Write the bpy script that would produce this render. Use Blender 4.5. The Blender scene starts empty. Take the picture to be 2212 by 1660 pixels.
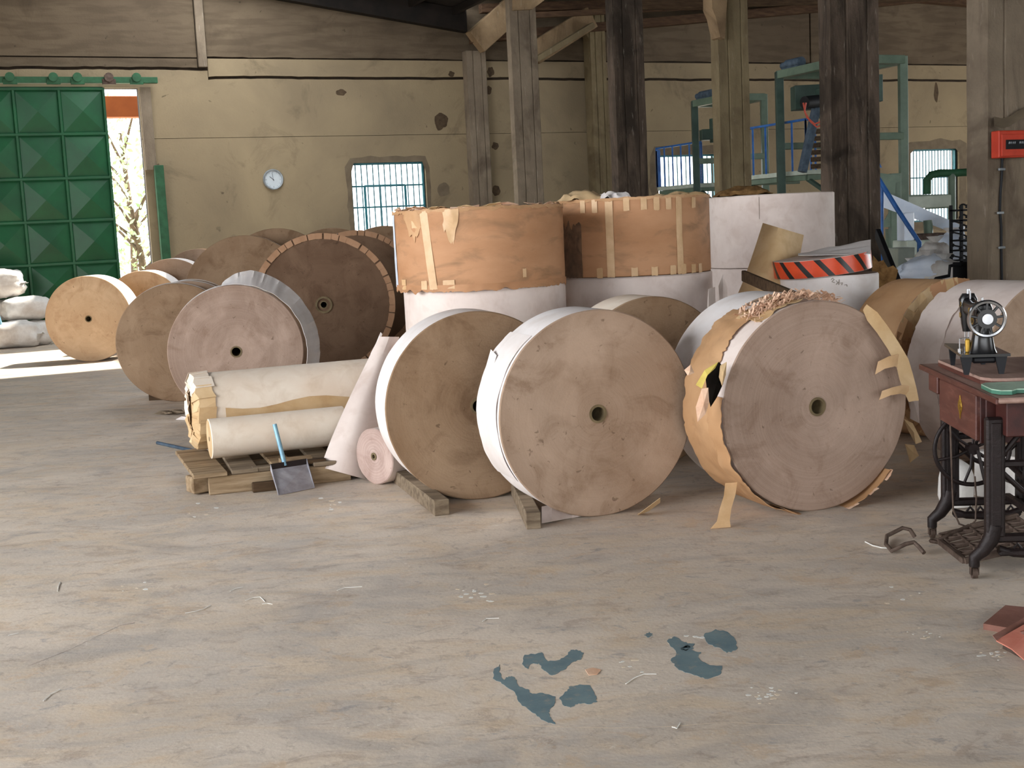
import bpy, math, random
from mathutils import Vector, Matrix, noise
random.seed(7)
col = bpy.context.scene.collection
sc = bpy.context.scene
R = math.radians
# ------------------------------------------------------------------ camera
FPX, PITCH, ROLL, HC = 2688.0, R(7.12), R(-2.76), 1.5
_cp, _sp, _c, _s = math.cos(PITCH), math.sin(PITCH), math.cos(ROLL), math.sin(ROLL)
CF = Vector((0, _cp, -_sp)); _U0 = Vector((0, _sp, _cp)); _R0 = Vector((1, 0, 0))
CR = _R0 * _c + _U0 * _s; CU = -_R0 * _s + _U0 * _c
CAMP = Vector((0, 0, HC))
cd = bpy.data.cameras.new('camera'); cam = bpy.data.objects.new('camera', cd); col.objects.link(cam)
cd.sensor_fit = 'HORIZONTAL'; cd.sensor_width = 36; cd.lens = 36 * FPX / 2212
cd.clip_start = 0.05; cd.clip_end = 500
cam.matrix_world = Matrix(((CR.x, CU.x, -CF.x, 0), (CR.y, CU.y, -CF.y, 0), (CR.z, CU.z, -CF.z, HC), (0, 0, 0, 1)))
sc.camera = cam
# ------------------------------------------------------------------ world, sun, exposure
w = bpy.data.worlds.new('World'); sc.world = w; w.use_nodes = True
bg = w.node_tree.nodes['Background']; bg.inputs[0].default_value = (0.93, 0.97, 1.0, 1); bg.inputs[1].default_value = 8.0
sc.view_settings.view_transform = 'Standard'; sc.view_settings.look = 'None'
sc.view_settings.exposure = -0.64; sc.view_settings.gamma = 1; sc.view_settings.use_curve_mapping = False
sl = bpy.data.lights.new('sun', 'SUN'); sl.energy = 20.0; sl.angle = R(1.2); sl.color = (1.0, 0.95, 0.86)
so = bpy.data.objects.new('sun', sl); col.objects.link(so)
so.rotation_euler = Vector((-.80, -.48, -1.14)).to_track_quat('-Z', 'Y').to_euler()
# building frame: u along the back wall, v into the depth
A = R(23.34); UV = Vector((math.cos(A), math.sin(A), 0)); VV = Vector((-math.sin(A), math.cos(A), 0))
BM = Matrix.Rotation(A, 4, 'Z')
def B(u, v, z=0.0): return UV * u + VV * v + Vector((0, 0, z))
def area(name, p, d, sx, sy, e, c):
    l = bpy.data.lights.new(name, 'AREA'); l.shape = 'RECTANGLE'; l.size = sx; l.size_y = sy; l.energy = e; l.color = c
    o = bpy.data.objects.new(name, l); col.objects.link(o); o.location = p
    z = -d.normalized(); y = Vector((0, 0, 1)); x = y.cross(z).normalized(); y = z.cross(x)
    o.rotation_euler = Matrix((x, y, z)).transposed().to_euler()
area('daylight_left_opening', B(-5.7, 5.4, 2.8), UV * 1.0 + Vector((0, 0, -.2)), 10, 3.0, 1080, (0.94, 0.96, 1.0))
area('fill_front', B(-1, -5.6, 2.6), VV * 1.0 + Vector((0, 0, -.1)), 8, 3.6, 130, (1.0, 0.96, 0.92))  # added fill lamp behind the viewpoint, brightens the reel faces
area('fill_right', B(25.5, 13.0, 2.4), -UV * 1.0, 12, 3.6, 190, (0.98, 0.97, 0.93))  # added fill lamp out of view, brightens the machines and right-hand wall

# ------------------------------------------------------------------ pixel -> world helpers (2212 x 1660 frame)
def ray(u, v): return CF + CR * ((u - 1106) / FPX) - CU * ((v - 830) / FPX)
def at(u, v, Y): d = ray(u, v); return CAMP + d * (Y / d.y)
def onz(u, v, z=0.0): d = ray(u, v); return CAMP + d * ((z - HC) / d.z)
def onv(u, v, q=22.5): d = ray(u, v); return CAMP + d * (q / d.dot(VV))
def uz(u, v, q=22.5): p = onv(u, v, q); return p.dot(UV), p.z

# ------------------------------------------------------------------ mesh helper
class MB:
    def __init__(s): s.v = []; s.f = []; s.m = []; s.mi = 0
    def add(s, vs, fs):
        n = len(s.v); s.v += [Vector(p) for p in vs]; s.f += [tuple(i + n for i in f) for f in fs]; s.m += [s.mi] * len(fs); return s
    def box(s, c, d, M=None):
        c = Vector(c); hx, hy, hz = d[0] / 2, d[1] / 2, d[2] / 2
        P = [Vector((x, y, z)) for x in (-hx, hx) for y in (-hy, hy) for z in (-hz, hz)]
        if M is not None: P = [M @ p for p in P]
        return s.add([c + p for p in P], [(0, 1, 3, 2), (4, 6, 7, 5), (0, 4, 5, 1), (2, 3, 7, 6), (0, 2, 6, 4), (1, 5, 7, 3)])
    def bev(s, c, d, M=None, b=0.006):
        # box with chamfered edges
        c = Vector(c); h = [max(x / 2, 1e-4) for x in d]; b = min(b, min(h) * .6); P = []
        for sx in (-1, 1):
            for sy in (-1, 1):
                for sz in (-1, 1):
                    P += [(sx * h[0], sy * (h[1] - b), sz * (h[2] - b)), (sx * (h[0] - b), sy * h[1], sz * (h[2] - b)), (sx * (h[0] - b), sy * (h[1] - b), sz * h[2])]
        I = lambda sx, sy, sz, k: ((sx > 0) * 4 + (sy > 0) * 2 + (sz > 0)) * 3 + k
        F = []
        for sg in (-1, 1):
            q = [(-1, -1), (-1, 1), (1, 1), (1, -1)]
            F.append([I(sg, a, e, 0) for a, e in q][::-sg]); F.append([I(a, sg, e, 1) for a, e in q][::sg]); F.append([I(a, e, sg, 2) for a, e in q][::-sg])
        for a in (-1, 1):
            for e in (-1, 1):
                F.append([I(a, e, -1, 0), I(a, e, 1, 0), I(a, e, 1, 1), I(a, e, -1, 1)][::a * e])
                F.append([I(a, -1, e, 2), I(a, 1, e, 2), I(a, 1, e, 0), I(a, -1, e, 0)][::a * e])
                F.append([I(-1, a, e, 1), I(1, a, e, 1), I(1, a, e, 2), I(-1, a, e, 2)][::a * e])
        for a in (-1, 1):
            for e in (-1, 1):
                for g in (-1, 1): F.append([I(a, e, g, 0), I(a, e, g, 1), I(a, e, g, 2)][::a * e * g])
        P = [Vector(p) for p in P]
        if M is not None: P = [M @ p for p in P]
        return s.add([c + p for p in P], F)
    def bar(s, p, q, w, t, up=(0, 0, 1), b=0.003):
        p = Vector(p); q = Vector(q); x = (q - p); L = x.length; x.normalize(); upv = Vector(up)
        if abs(x.dot(upv)) > .99: upv = Vector((0, 1, 0))
        y = upv.cross(x).normalized(); z = x.cross(y)
        M = Matrix((x, y, z)).transposed()
        return s.bev((p + q) / 2, (L, w, t), M, b)
    def cyl(s, p, q, r0, r1=None, n=16, caps=True):
        r1 = r0 if r1 is None else r1; p = Vector(p); q = Vector(q); x = (q - p).normalized()
        a = x.orthogonal().normalized(); b = x.cross(a)
        vs = []
        for c, r in ((p, r0), (q, r1)):
            vs += [c + (a * math.cos(t) + b * math.sin(t)) * r for t in [2 * math.pi * i / n for i in range(n)]]
        fs = [(i, (i + 1) % n, n + (i + 1) % n, n + i) for i in range(n)]
        if caps: fs += [tuple(range(n))[::-1], tuple(range(n, 2 * n))]
        return s.add(vs, fs)
    def tube(s, pts, r, n=8, closed=False):
        pts = [Vector(p) for p in pts]; m = len(pts); rs = r if isinstance(r, (list, tuple)) else [r] * m
        vs = []; a = None
        for i, p in enumerate(pts):
            if closed: t = pts[(i + 1) % m] - pts[i - 1]
            else: t = pts[min(i + 1, m - 1)] - pts[max(i - 1, 0)]
            t.normalize()
            if a is None: a = t.orthogonal().normalized()
            a = (a - t * a.dot(t)).normalized(); b = t.cross(a)
            vs += [p + (a * math.cos(k) + b * math.sin(k)) * rs[i] for k in [2 * math.pi * j / n for j in range(n)]]
        fs = []
        for i in range(m if closed else m - 1):
            j = (i + 1) % m
            fs += [(i * n + k, i * n + (k + 1) % n, j * n + (k + 1) % n, j * n + k) for k in range(n)]
        if not closed: fs += [tuple(range(n))[::-1], tuple(range((m - 1) * n, m * n))]
        return s.add(vs, fs)
    def lathe(s, prof, c=(0, 0, 0), ax='Z', n=32, M=None):
        c = Vector(c); vs = []; m = len(prof)
        for i in range(n):
            t = 2 * math.pi * i / n
            for r, h in prof:
                p = Vector((r * math.cos(t), r * math.sin(t), h)) if ax == 'Z' else Vector((r * math.cos(t), h, r * math.sin(t)))
                if M is not None: p = M @ p
                vs.append(c + p)
        fs = [(i * m + k, i * m + k + 1, ((i + 1) % n) * m + k + 1, ((i + 1) % n) * m + k) for i in range(n) for k in range(m - 1)]
        if ax == 'Z': fs = [f[::-1] for f in fs]
        return s.add(vs, fs)
    def prism(s, poly, d):
        # poly: list of 3D points, extruded by vector d
        poly = [Vector(p) for p in poly]; d = Vector(d); n = len(poly)
        return s.add(poly + [p + d for p in poly], [tuple(range(n))[::-1], tuple(range(n, 2 * n))] + [(i, (i + 1) % n, n + (i + 1) % n, n + i) for i in range(n)])
    def sheet(s, G, th=0.002):
        # grid of points -> closed thin sheet with thickness
        m, n = len(G), len(G[0]); G = [[Vector(p) for p in r] for r in G]
        N = []
        for i in range(m):
            N.append([])
            for j in range(n):
                a = G[min(i + 1, m - 1)][j] - G[max(i - 1, 0)][j]; b = G[i][min(j + 1, n - 1)] - G[i][max(j - 1, 0)]
                c = a.cross(b); N[-1].append(c.normalized() if c.length > 1e-12 else Vector((0, 0, 1)))
        vs = [G[i][j] + N[i][j] * th * k for k in (.5, -.5) for i in range(m) for j in range(n)]
        T = lambda k, i, j: k * m * n + i * n + j
        fs = []
        for i in range(m - 1):
            for j in range(n - 1):
                fs.append((T(0, i, j), T(0, i + 1, j), T(0, i + 1, j + 1), T(0, i, j + 1)))
                fs.append((T(1, i, j), T(1, i, j + 1), T(1, i + 1, j + 1), T(1, i + 1, j)))
        for i in range(m - 1):
            fs.append((T(0, i, 0), T(1, i, 0), T(1, i + 1, 0), T(0, i + 1, 0))); fs.append((T(0, i, n - 1), T(0, i + 1, n - 1), T(1, i + 1, n - 1), T(1, i, n - 1)))
        for j in range(n - 1):
            fs.append((T(0, 0, j), T(0, 0, j + 1), T(1, 0, j + 1), T(1, 0, j))); fs.append((T(0, m - 1, j), T(1, m - 1, j), T(1, m - 1, j + 1), T(0, m - 1, j + 1)))
        return s.add(vs, fs)
    def build(s, name, mats, parent=None, world=False, smooth=None, loc=None):
        me = bpy.data.meshes.new(name)
        vs = s.v
        if world and parent is not None:
            Mi = parent_matrix(parent).inverted(); vs = [Mi @ p for p in vs]
        if loc is not None: loc = Vector(loc); vs = [p - loc for p in vs]
        me.from_pydata([tuple(p) for p in vs], [], s.f)
        for m in (mats if isinstance(mats, (list, tuple)) else [mats]): me.materials.append(m)
        for i, p in enumerate(me.polygons): p.material_index = s.m[i]
        o = bpy.data.objects.new(name, me); col.objects.link(o)
        if parent is not None: o.parent = parent
        if loc is not None: o.location = loc
        if smooth:
            for p in me.polygons: p.use_smooth = True
            try: me.set_sharp_from_angle(angle=R(smooth))
            except Exception: pass
        return o
def parent_matrix(o):
    M = o.matrix_basis.copy(); p = o.parent
    while p is not None: M = p.matrix_basis @ M; p = p.parent
    return M
def thing(name, label, cat, loc=(0, 0, 0), rz=0.0, group=None, rot=None):
    o = bpy.data.objects.new(name, None); col.objects.link(o); o.location = loc
    o.rotation_euler = rot if rot is not None else (0, 0, rz)
    o.empty_display_size = .2; o['label'] = label; o['category'] = cat
    if group: o['group'] = group
    return o
def tag(o, label, cat, group=None, kind=None):
    o['label'] = label; o['category'] = cat
    if group: o['group'] = group
    if kind: o['kind'] = kind
    return o
def struct(o, label=None):
    o['kind'] = 'structure'
    if label: o['label'] = label
    return o
def J(a): return random.uniform(-a, a)

# ------------------------------------------------------------------ materials
def srgb(r, g, b): return tuple(((c / 255) / 12.92 if c / 255 <= .04045 else ((c / 255 + .055) / 1.055) ** 2.4) for c in (r, g, b)) + (1,)
class NT:
    def __init__(s, name):
        s.m = bpy.data.materials.new(name); s.m.use_nodes = True; s.t = s.m.node_tree; s.n = s.t.nodes; s.b = s.n['Principled BSDF']
    def L(s, a, b): s.t.links.new(a, b)
    def N(s, t, **k):
        n = s.n.new(t)
        for a, b in k.items(): setattr(n, a, b)
        return n
    def coord(s, kind='Object', scale=(1, 1, 1), rnd=False):
        tc = s.N('ShaderNodeTexCoord'); mp = s.N('ShaderNodeMapping'); mp.inputs['Scale'].default_value = scale
        if kind == 'World': g = s.N('ShaderNodeNewGeometry'); s.L(g.outputs['Position'], mp.inputs[0])
        else: s.L(tc.outputs[kind], mp.inputs[0])
        if rnd:
            oi = s.N('ShaderNodeObjectInfo'); mu = s.N('ShaderNodeMath', operation='MULTIPLY'); mu.inputs[1].default_value = 37
            s.L(oi.outputs['Random'], mu.inputs[0]); cb = s.N('ShaderNodeCombineXYZ')
            for i in range(3): s.L(mu.outputs[0], cb.inputs[i])
            s.L(cb.outputs[0], mp.inputs['Location'])
        return mp.outputs[0]
    def noise(s, vec, scale, detail=4, rough=.55, dist=0, lo=.35, hi=.65):
        n = s.N('ShaderNodeTexNoise'); s.L(vec, n.inputs['Vector']); n.inputs['Scale'].default_value = scale; n.inputs['Detail'].default_value = detail
        n.inputs['Roughness'].default_value = rough; n.inputs['Distortion'].default_value = dist
        mr = s.N('ShaderNodeMapRange'); mr.inputs[1].default_value = lo; mr.inputs[2].default_value = hi; s.L(n.outputs[0], mr.inputs[0])
        return mr.outputs[0]
    def mix(s, fac, a, b, blend='MIX', amt=1.0):
        m = s.N('ShaderNodeMix', data_type='RGBA', blend_type=blend)
        if amt != 1.0 and not isinstance(fac, (int, float)):
            mu = s.N('ShaderNodeMath', operation='MULTIPLY'); mu.inputs[1].default_value = amt; s.L(fac, mu.inputs[0]); fac = mu.outputs[0]
        for sock, val in ((m.inputs[0], fac), (m.inputs[6], a), (m.inputs[7], b)):
            if isinstance(val, (int, float, tuple)): sock.default_value = val
            else: s.L(val, sock)
        return m.outputs[2]
    def math(s, op, a, b=None, clamp=False):
        m = s.N('ShaderNodeMath', operation=op, use_clamp=clamp)
        for i, x in enumerate((a, b)):
            if x is None: continue
            if isinstance(x, (int, float)): m.inputs[i].default_value = x
            else: s.L(x, m.inputs[i])
        return m.outputs[0]
    def bump(s, h, strength=.3, dist=.01):
        b = s.N('ShaderNodeBump'); b.inputs['Strength'].default_value = strength; b.inputs['Distance'].default_value = dist
        s.L(h, b.inputs['Height']); s.L(b.outputs[0], s.b.inputs['Normal'])
    def out(s, c, rough=.7, metal=0, spec=.3):
        if isinstance(c, tuple): s.b.inputs['Base Color'].default_value = c
        else: s.L(c, s.b.inputs['Base Color'])
        if isinstance(rough, (int, float)): s.b.inputs['Roughness'].default_value = rough
        else: s.L(rough, s.b.inputs['Roughness'])
        s.b.inputs['Metallic'].default_value = metal; s.b.inputs['Specular IOR Level'].default_value = spec
        return s.m
def simple(name, c1, c2=None, scale=6, rough=.7, metal=0, spec=.3, bump=0, stretch=(1, 1, 1), c3=None, s3=2, a3=.6, lo=.35, hi=.65, rnd=True, kind='Object'):
    t = NT(name); v = t.coord(kind, stretch, rnd and kind == 'Object')
    c2 = c2 or tuple(x * .75 for x in c1[:3]) + (1,)
    f = t.noise(v, scale, 6, .6, 0, lo, hi); c = t.mix(f, c1, c2)
    if c3: c = t.mix(t.noise(v, s3, 5, .6, .5, .5, .68), c, c3, amt=a3)
    if bump: t.bump(t.noise(v, scale * 6, 5, .6), bump, .004)
    return t.out(c, rough, metal, spec)
def face_mat(name, c1, c2, c3, ring=.5):
    t = NT(name); v = t.coord('Object'); vr = t.coord('Object', (1, 1, 1), True)
    sp = t.N('ShaderNodeSeparateXYZ'); t.L(v, sp.inputs[0])
    r = t.math('SQRT', t.math('ADD', t.math('MULTIPLY', sp.outputs[0], sp.outputs[0]), t.math('MULTIPLY', sp.outputs[2], sp.outputs[2])))
    wob = t.math('ADD', r, t.math('MULTIPLY', t.noise(vr, 3, 2, .5, 0, 0, 1), .02))
    cb = t.N('ShaderNodeCombineXYZ'); t.L(wob, cb.inputs[0]); oi = t.N('ShaderNodeObjectInfo'); t.L(oi.outputs['Random'], cb.inputs[1])
    fine = t.noise(cb.outputs[0], 260, 3, .7, 0, .3, .7); coarse = t.noise(cb.outputs[0], 22, 3, .6, 0, .35, .65)
    c = t.mix(t.noise(vr, 1.6, 5, .6, .6, .35, .68), c1, c2)
    c = t.mix(coarse, c, c2, amt=.3 * ring)
    c = t.mix(fine, c, tuple(x * .66 for x in c2[:3]) + (1,), amt=.34 * ring)
    mid = t.noise(cb.outputs[0], 95, 2, .6, 0, .45, .62); c = t.mix(mid, c, tuple(min(1, x * 1.3) for x in c1[:3]) + (1,), amt=.12 * ring)
    st = t.noise(vr, 4.2, 8, .7, 1.0, .50, .68); c = t.mix(st, c, c3, amt=.6)
    vr2 = t.coord('Object', (1.3, 1, .9), True); vr2.node.inputs['Rotation'].default_value = (0, .7, 0); c = t.mix(t.noise(vr2, 2.4, 6, .6, .5, .5, .66), c, tuple(min(1, x * 1.12) for x in c1[:3]) + (1,), amt=.6)
    sp2 = t.noise(vr, 26, 3, .5, .8, .68, .74); c = t.mix(sp2, c, tuple(x * .45 for x in c3[:3]) + (1,), amt=.55)
    ed = t.N('ShaderNodeMapRange'); ed.inputs[1].default_value = .44; ed.inputs[2].default_value = .55; t.L(r, ed.inputs[0])
    c = t.mix(t.math('MULTIPLY', ed.outputs[0], t.noise(vr, 2.5, 3, .5, 0, .3, .7)), c, c3, amt=.45)
    t.bump(t.math('ADD', fine, t.noise(vr, 90, 3)), .25, .002)
    return t.out(c, .82, 0, .15)
def streak_concrete(name, c1, c2, dark, amt, lo=.5, hi=.72):
    t = NT(name); v = t.coord('World'); vs = t.coord('World', (3.2, 3.2, .5))
    c = t.mix(t.noise(v, 1.7, 6, .6), c1, c2)
    c = t.mix(t.noise(vs, 1.6, 7, .68, .6, lo, hi), c, dark, amt=amt)
    c = t.mix(t.noise(v, 1.1, 4, .6, .8, .52, .66), c, dark, amt=amt)
    c = t.mix(t.noise(vs, 9, 5, .6, 0, .62, .75), c, srgb(190, 180, 165), amt=.35)
    t.bump(t.noise(v, 40, 5), .35, .006)
    return t.out(c, .9, 0, .15)

M = {}
M['face_tan'] = face_mat('paper_edge_tan', srgb(176, 152, 132), srgb(156, 130, 108), srgb(124, 98, 76))
M['face_brown'] = face_mat('paper_edge_brown', srgb(164, 138, 112), srgb(140, 112, 86), srgb(108, 82, 60))
M['face_pink'] = face_mat('paper_edge_pink', srgb(182, 158, 142), srgb(160, 136, 120), srgb(126, 100, 82), 1.0)
M['face_gold'] = face_mat('paper_edge_gold', srgb(212, 182, 148), srgb(196, 164, 130), srgb(170, 134, 100), .6)
M['face_shaded'] = face_mat('paper_edge_shaded', srgb(124, 100, 80), srgb(104, 80, 62), srgb(84, 62, 46))  # brown paper edge with the shadow on these reels put into its tone
def tread(name, a, b, d=None, amt=.25):
    return simple(name, a, b, 3, .6, 0, .25, .05, c3=d or srgb(170, 140, 110), s3=7, a3=amt)
M['white'] = tread('white_paper', srgb(240, 234, 232), srgb(226, 217, 212), srgb(196, 176, 158), .2)
M['pinkwhite'] = tread('pinkish_white_paper', srgb(228, 214, 206), srgb(212, 196, 188), srgb(184, 160, 145), .3)
M['cream'] = tread('cream_paper', srgb(238, 226, 210), srgb(228, 210, 190), srgb(190, 164, 132), .3)
M['kraft'] = simple('kraft_wrap', srgb(198, 158, 118), srgb(178, 136, 96), 2.2, .65, 0, .25, .12, c3=srgb(140, 104, 72), s3=4, a3=.5)
M['kraft_grey'] = simple('worn_kraft_wrap', srgb(190, 144, 108), srgb(172, 126, 90), 1.8, .7, 0, .2, .15, stretch=(1, 1, 2.5), c3=srgb(122, 98, 74), s3=3, a3=.6)
M['kraft_light'] = simple('light_kraft_paper', srgb(214, 186, 146), srgb(194, 160, 116), 3, .7, 0, .2, .12, c3=srgb(160, 124, 84), s3=5, a3=.35)
M['scuff'] = simple('dirty_scuffed_wrap', srgb(120, 92, 72), srgb(84, 68, 56), 12, .8, c3=srgb(150, 116, 90), s3=6, a3=.6)
M['tape'] = simple('paper_tape', srgb(214, 178, 136), srgb(196, 158, 114), 9, .45, 0, .45, .05)
M['tabs'] = simple('folded_wrap_tabs', srgb(176, 138, 108), srgb(160, 122, 92), 5, .75, 0, .2, .1)
M['core'] = simple('core_board', srgb(128, 112, 84), srgb(98, 84, 60), 12, .8)
M['dark'] = simple('shade_inside', srgb(26, 22, 18), srgb(18, 15, 12), 3, .95, 0, .05)  # near-black: the shade inside hollow cores is put into the colour
M['rag'] = simple('torn_paper', srgb(236, 206, 180), srgb(204, 160, 130), 6, .75, 0, .2, .1, c3=srgb(150, 100, 76), s3=5, a3=.5)
M['bundle'] = simple('brown_fibre', srgb(150, 116, 74), srgb(104, 76, 46), 16, .95, 0, .1, .5)
M['wood'] = simple('rough_timber', srgb(168, 146, 118), srgb(128, 106, 80), 3, .85, 0, .15, .3, stretch=(1, 9, 9), c3=srgb(90, 70, 50), s3=1.5, a3=.5)
M['wood_grey'] = simple('weathered_timber', srgb(140, 124, 104), srgb(104, 90, 74), 3, .85, 0, .15, .3, stretch=(1, 9, 9), c3=srgb(70, 58, 46), s3=2, a3=.5)
M['wood_dark'] = simple('dark_timber', srgb(84, 66, 48), srgb(58, 44, 32), 3, .85, 0, .15, .3, stretch=(1, 9, 9))
M['steel'] = simple('worn_steel_plate', srgb(186, 184, 190), srgb(150, 148, 156), 9, .45, .2, .4, .1, c3=srgb(92, 78, 70), s3=3, a3=.5)
M['bluepipe'] = simple('pale_blue_painted_pipe', srgb(140, 182, 200), srgb(98, 140, 164), 12, .4, .2, .4)
M['slate'] = simple('slate_painted_pipe', srgb(88, 104, 120), srgb(64, 78, 92), 12, .5, .2)
M['green_door'] = simple('green_gloss_paint', srgb(14, 84, 46), srgb(11, 68, 37), 2.2, .42, 0, .45, .05, c3=srgb(10, 66, 38), s3=1.3, a3=.35, kind='World')
M['green_dull'] = simple('dull_green_paint', srgb(50, 96, 66), srgb(40, 76, 50), 6, .6, 0, .3)
M['machine_green'] = simple('grey_green_machine_paint', srgb(106, 124, 106), srgb(88, 106, 90), 4, .45, 0, .4)
M['machine_dark'] = simple('dark_green_machine_paint', srgb(62, 82, 72), srgb(48, 66, 58), 4, .5, 0, .4)
M['machine_pale'] = simple('pale_machine_enamel', srgb(196, 204, 190), srgb(172, 182, 168), 4, .5, 0, .4)
M['blue'] = simple('blue_rail_paint', srgb(56, 112, 184), srgb(40, 88, 152), 8, .4, 0, .4)
M['teal'] = simple('teal_window_steel', srgb(70, 132, 142), srgb(50, 108, 120), 8, .5, 0, .4)
M['black'] = simple('black_enamel', srgb(22, 22, 24), srgb(14, 14, 15), 5, .25, 0, .5)
M['matt_black'] = simple('matt_black_plastic', srgb(26, 27, 32), srgb(16, 17, 20), 5, .55, 0, .3)
M['iron'] = simple('brown_cast_iron', srgb(36, 25, 24), srgb(24, 16, 15), 12, .5, .3, .4, .2)
M['rust'] = simple('rusty_iron', srgb(104, 88, 78), srgb(70, 56, 48), 14, .65, .3, .3, .3)
M['chrome'] = simple('worn_chrome', srgb(206, 208, 212), srgb(170, 172, 178), 12, .22, .95, .5)
M['gold'] = simple('gold_decal', srgb(190, 152, 62), srgb(156, 118, 40), 20, .4, .4)
M['mahog'] = simple('red_brown_varnished_wood', srgb(92, 50, 41), srgb(70, 36, 29), 3, .42, 0, .4, .08, stretch=(1, 6, 6), c3=srgb(150, 110, 96), s3=8, a3=.22)
M['mahog_top'] = simple('dusty_table_top', srgb(166, 138, 126), srgb(142, 112, 100), 4, .55, 0, .3, .08, stretch=(1, 5, 5))
M['mahog_dark'] = simple('dark_red_wood', srgb(70, 32, 27), srgb(50, 22, 19), 3, .5, 0, .35, .08, stretch=(1, 6, 6))
M['mint'] = simple('pale_green_enamel', srgb(176, 204, 184), srgb(156, 186, 164), 5, .4, 0, .4, c3=srgb(110, 120, 100), s3=9, a3=.5)
M['mint_edge'] = simple('sea_green_enamel', srgb(74, 124, 104), srgb(58, 104, 86), 5, .4)
M['orange'] = simple('orange_tape', srgb(226, 84, 44), srgb(206, 68, 34), 6, .28, 0, .5)
M['tape_black'] = simple('black_stripe', srgb(42, 38, 36), srgb(30, 27, 26), 6, .28, 0, .5)
M['redbox'] = simple('red_orange_steel_paint', srgb(206, 72, 48), srgb(184, 58, 38), 5, .45, 0, .4)
M['pink_red'] = simple('faded_red_plate', srgb(206, 136, 116), srgb(186, 112, 94), 7, .6, 0, .3, .1)
M['plate_brown'] = simple('brown_red_board', srgb(150, 108, 96), srgb(128, 88, 76), 7, .7, 0, .2, .1)
M['sack'] = simple('woven_white_sack', srgb(226, 224, 220), srgb(206, 202, 198), 8, .7, 0, .25, .25, c3=srgb(170, 150, 130), s3=2.5, a3=.4)
M['film'] = simple('white_plastic_film', srgb(226, 234, 246), srgb(208, 220, 238), 3, .3, 0, .5)
M['clockwhite'] = simple('clock_face', srgb(206, 214, 218), srgb(196, 204, 210), 5, .35)
M['silver'] = simple('grey_clock_rim', srgb(170, 176, 180), srgb(140, 146, 150), 9, .35, .3)
M['red_wire'] = simple('red_hose', srgb(214, 96, 76), srgb(190, 78, 60), 9, .5)
M['thread'] = simple('white_thread', srgb(232, 230, 224), srgb(214, 212, 206), 9, .6)
M['ochre'] = simple('orange_canopy_beam', srgb(170, 92, 46), srgb(150, 78, 38), 2, .7)
M['concrete'] = streak_concrete('weathered_concrete', srgb(140, 126, 108), srgb(118, 105, 90), srgb(72, 60, 50), .5)
M['concrete_dark'] = streak_concrete('soot_stained_concrete', srgb(104, 90, 78), srgb(84, 72, 62), srgb(46, 40, 34), .8, .42, .62)
M['concrete_yellow'] = streak_concrete('yellowed_concrete', srgb(136, 122, 94), srgb(116, 102, 78), srgb(80, 66, 50), .5)
M['beam'] = streak_concrete('concrete_beam', srgb(158, 134, 104), srgb(128, 106, 80), srgb(78, 60, 44), .55)
def wall_mat(name, c1, c2, c3, courses=0):
    t = NT(name); v = t.coord('World')
    c = t.mix(t.noise(v, .55, 5, .6, .5), c1, c2)
    c = t.mix(t.noise(v, 1.3, 6, .65, .8, .56, .72), c, c3, amt=.55)
    c = t.mix(t.noise(v, 7, 4, .5, .5, .70, .76), c, tuple(x * .3 for x in c3[:3]) + (1,), amt=.6)
    h = t.noise(v, 30, 5)
    if courses:
        vs = t.coord('World', (.15, .15, 1)); c = t.mix(t.noise(vs, 9, 3, .5, 0, .45, .6), c, c3, amt=.4)
    t.bump(h, .25, .006)
    return t.out(c, .9, 0, .15)
M['wall_low'] = wall_mat('limewashed_wall', srgb(156, 139, 111), srgb(136, 121, 98), srgb(100, 87, 70))
M['wall_up'] = wall_mat('bare_block_wall_shaded', srgb(112, 98, 80), srgb(95, 82, 67), srgb(72, 61, 49), 1)  # bare block, toned darker as well for the shade below the roof
M['joint'] = simple('dark_joint', srgb(58, 46, 34), srgb(40, 32, 24), 6, .95)
M['stain'] = simple('brown_wall_stain', srgb(92, 76, 58), srgb(72, 58, 44), 14, .95)
M['patch_grey'] = simple('damp_patch', srgb(124, 110, 90), srgb(108, 95, 78), 5, .9)
M['roof'] = simple('dark_roof_sheet', srgb(40, 33, 28), srgb(26, 22, 19), 3, .7, .1, .3, .2)
M['roof_wood'] = simple('brown_purlin', srgb(96, 74, 56), srgb(70, 52, 40), 4, .85, 0, .15, .2, stretch=(1, 6, 6))
M['ground_out'] = simple('pale_yard_ground', srgb(205, 196, 182), srgb(188, 178, 162), 1, .9)
M['leaf'] = simple('leaf_green', srgb(140, 176, 116), srgb(176, 200, 150), 2, .6)
M['bark'] = simple('bark', srgb(96, 80, 62), srgb(70, 58, 44), 8, .9)

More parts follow.
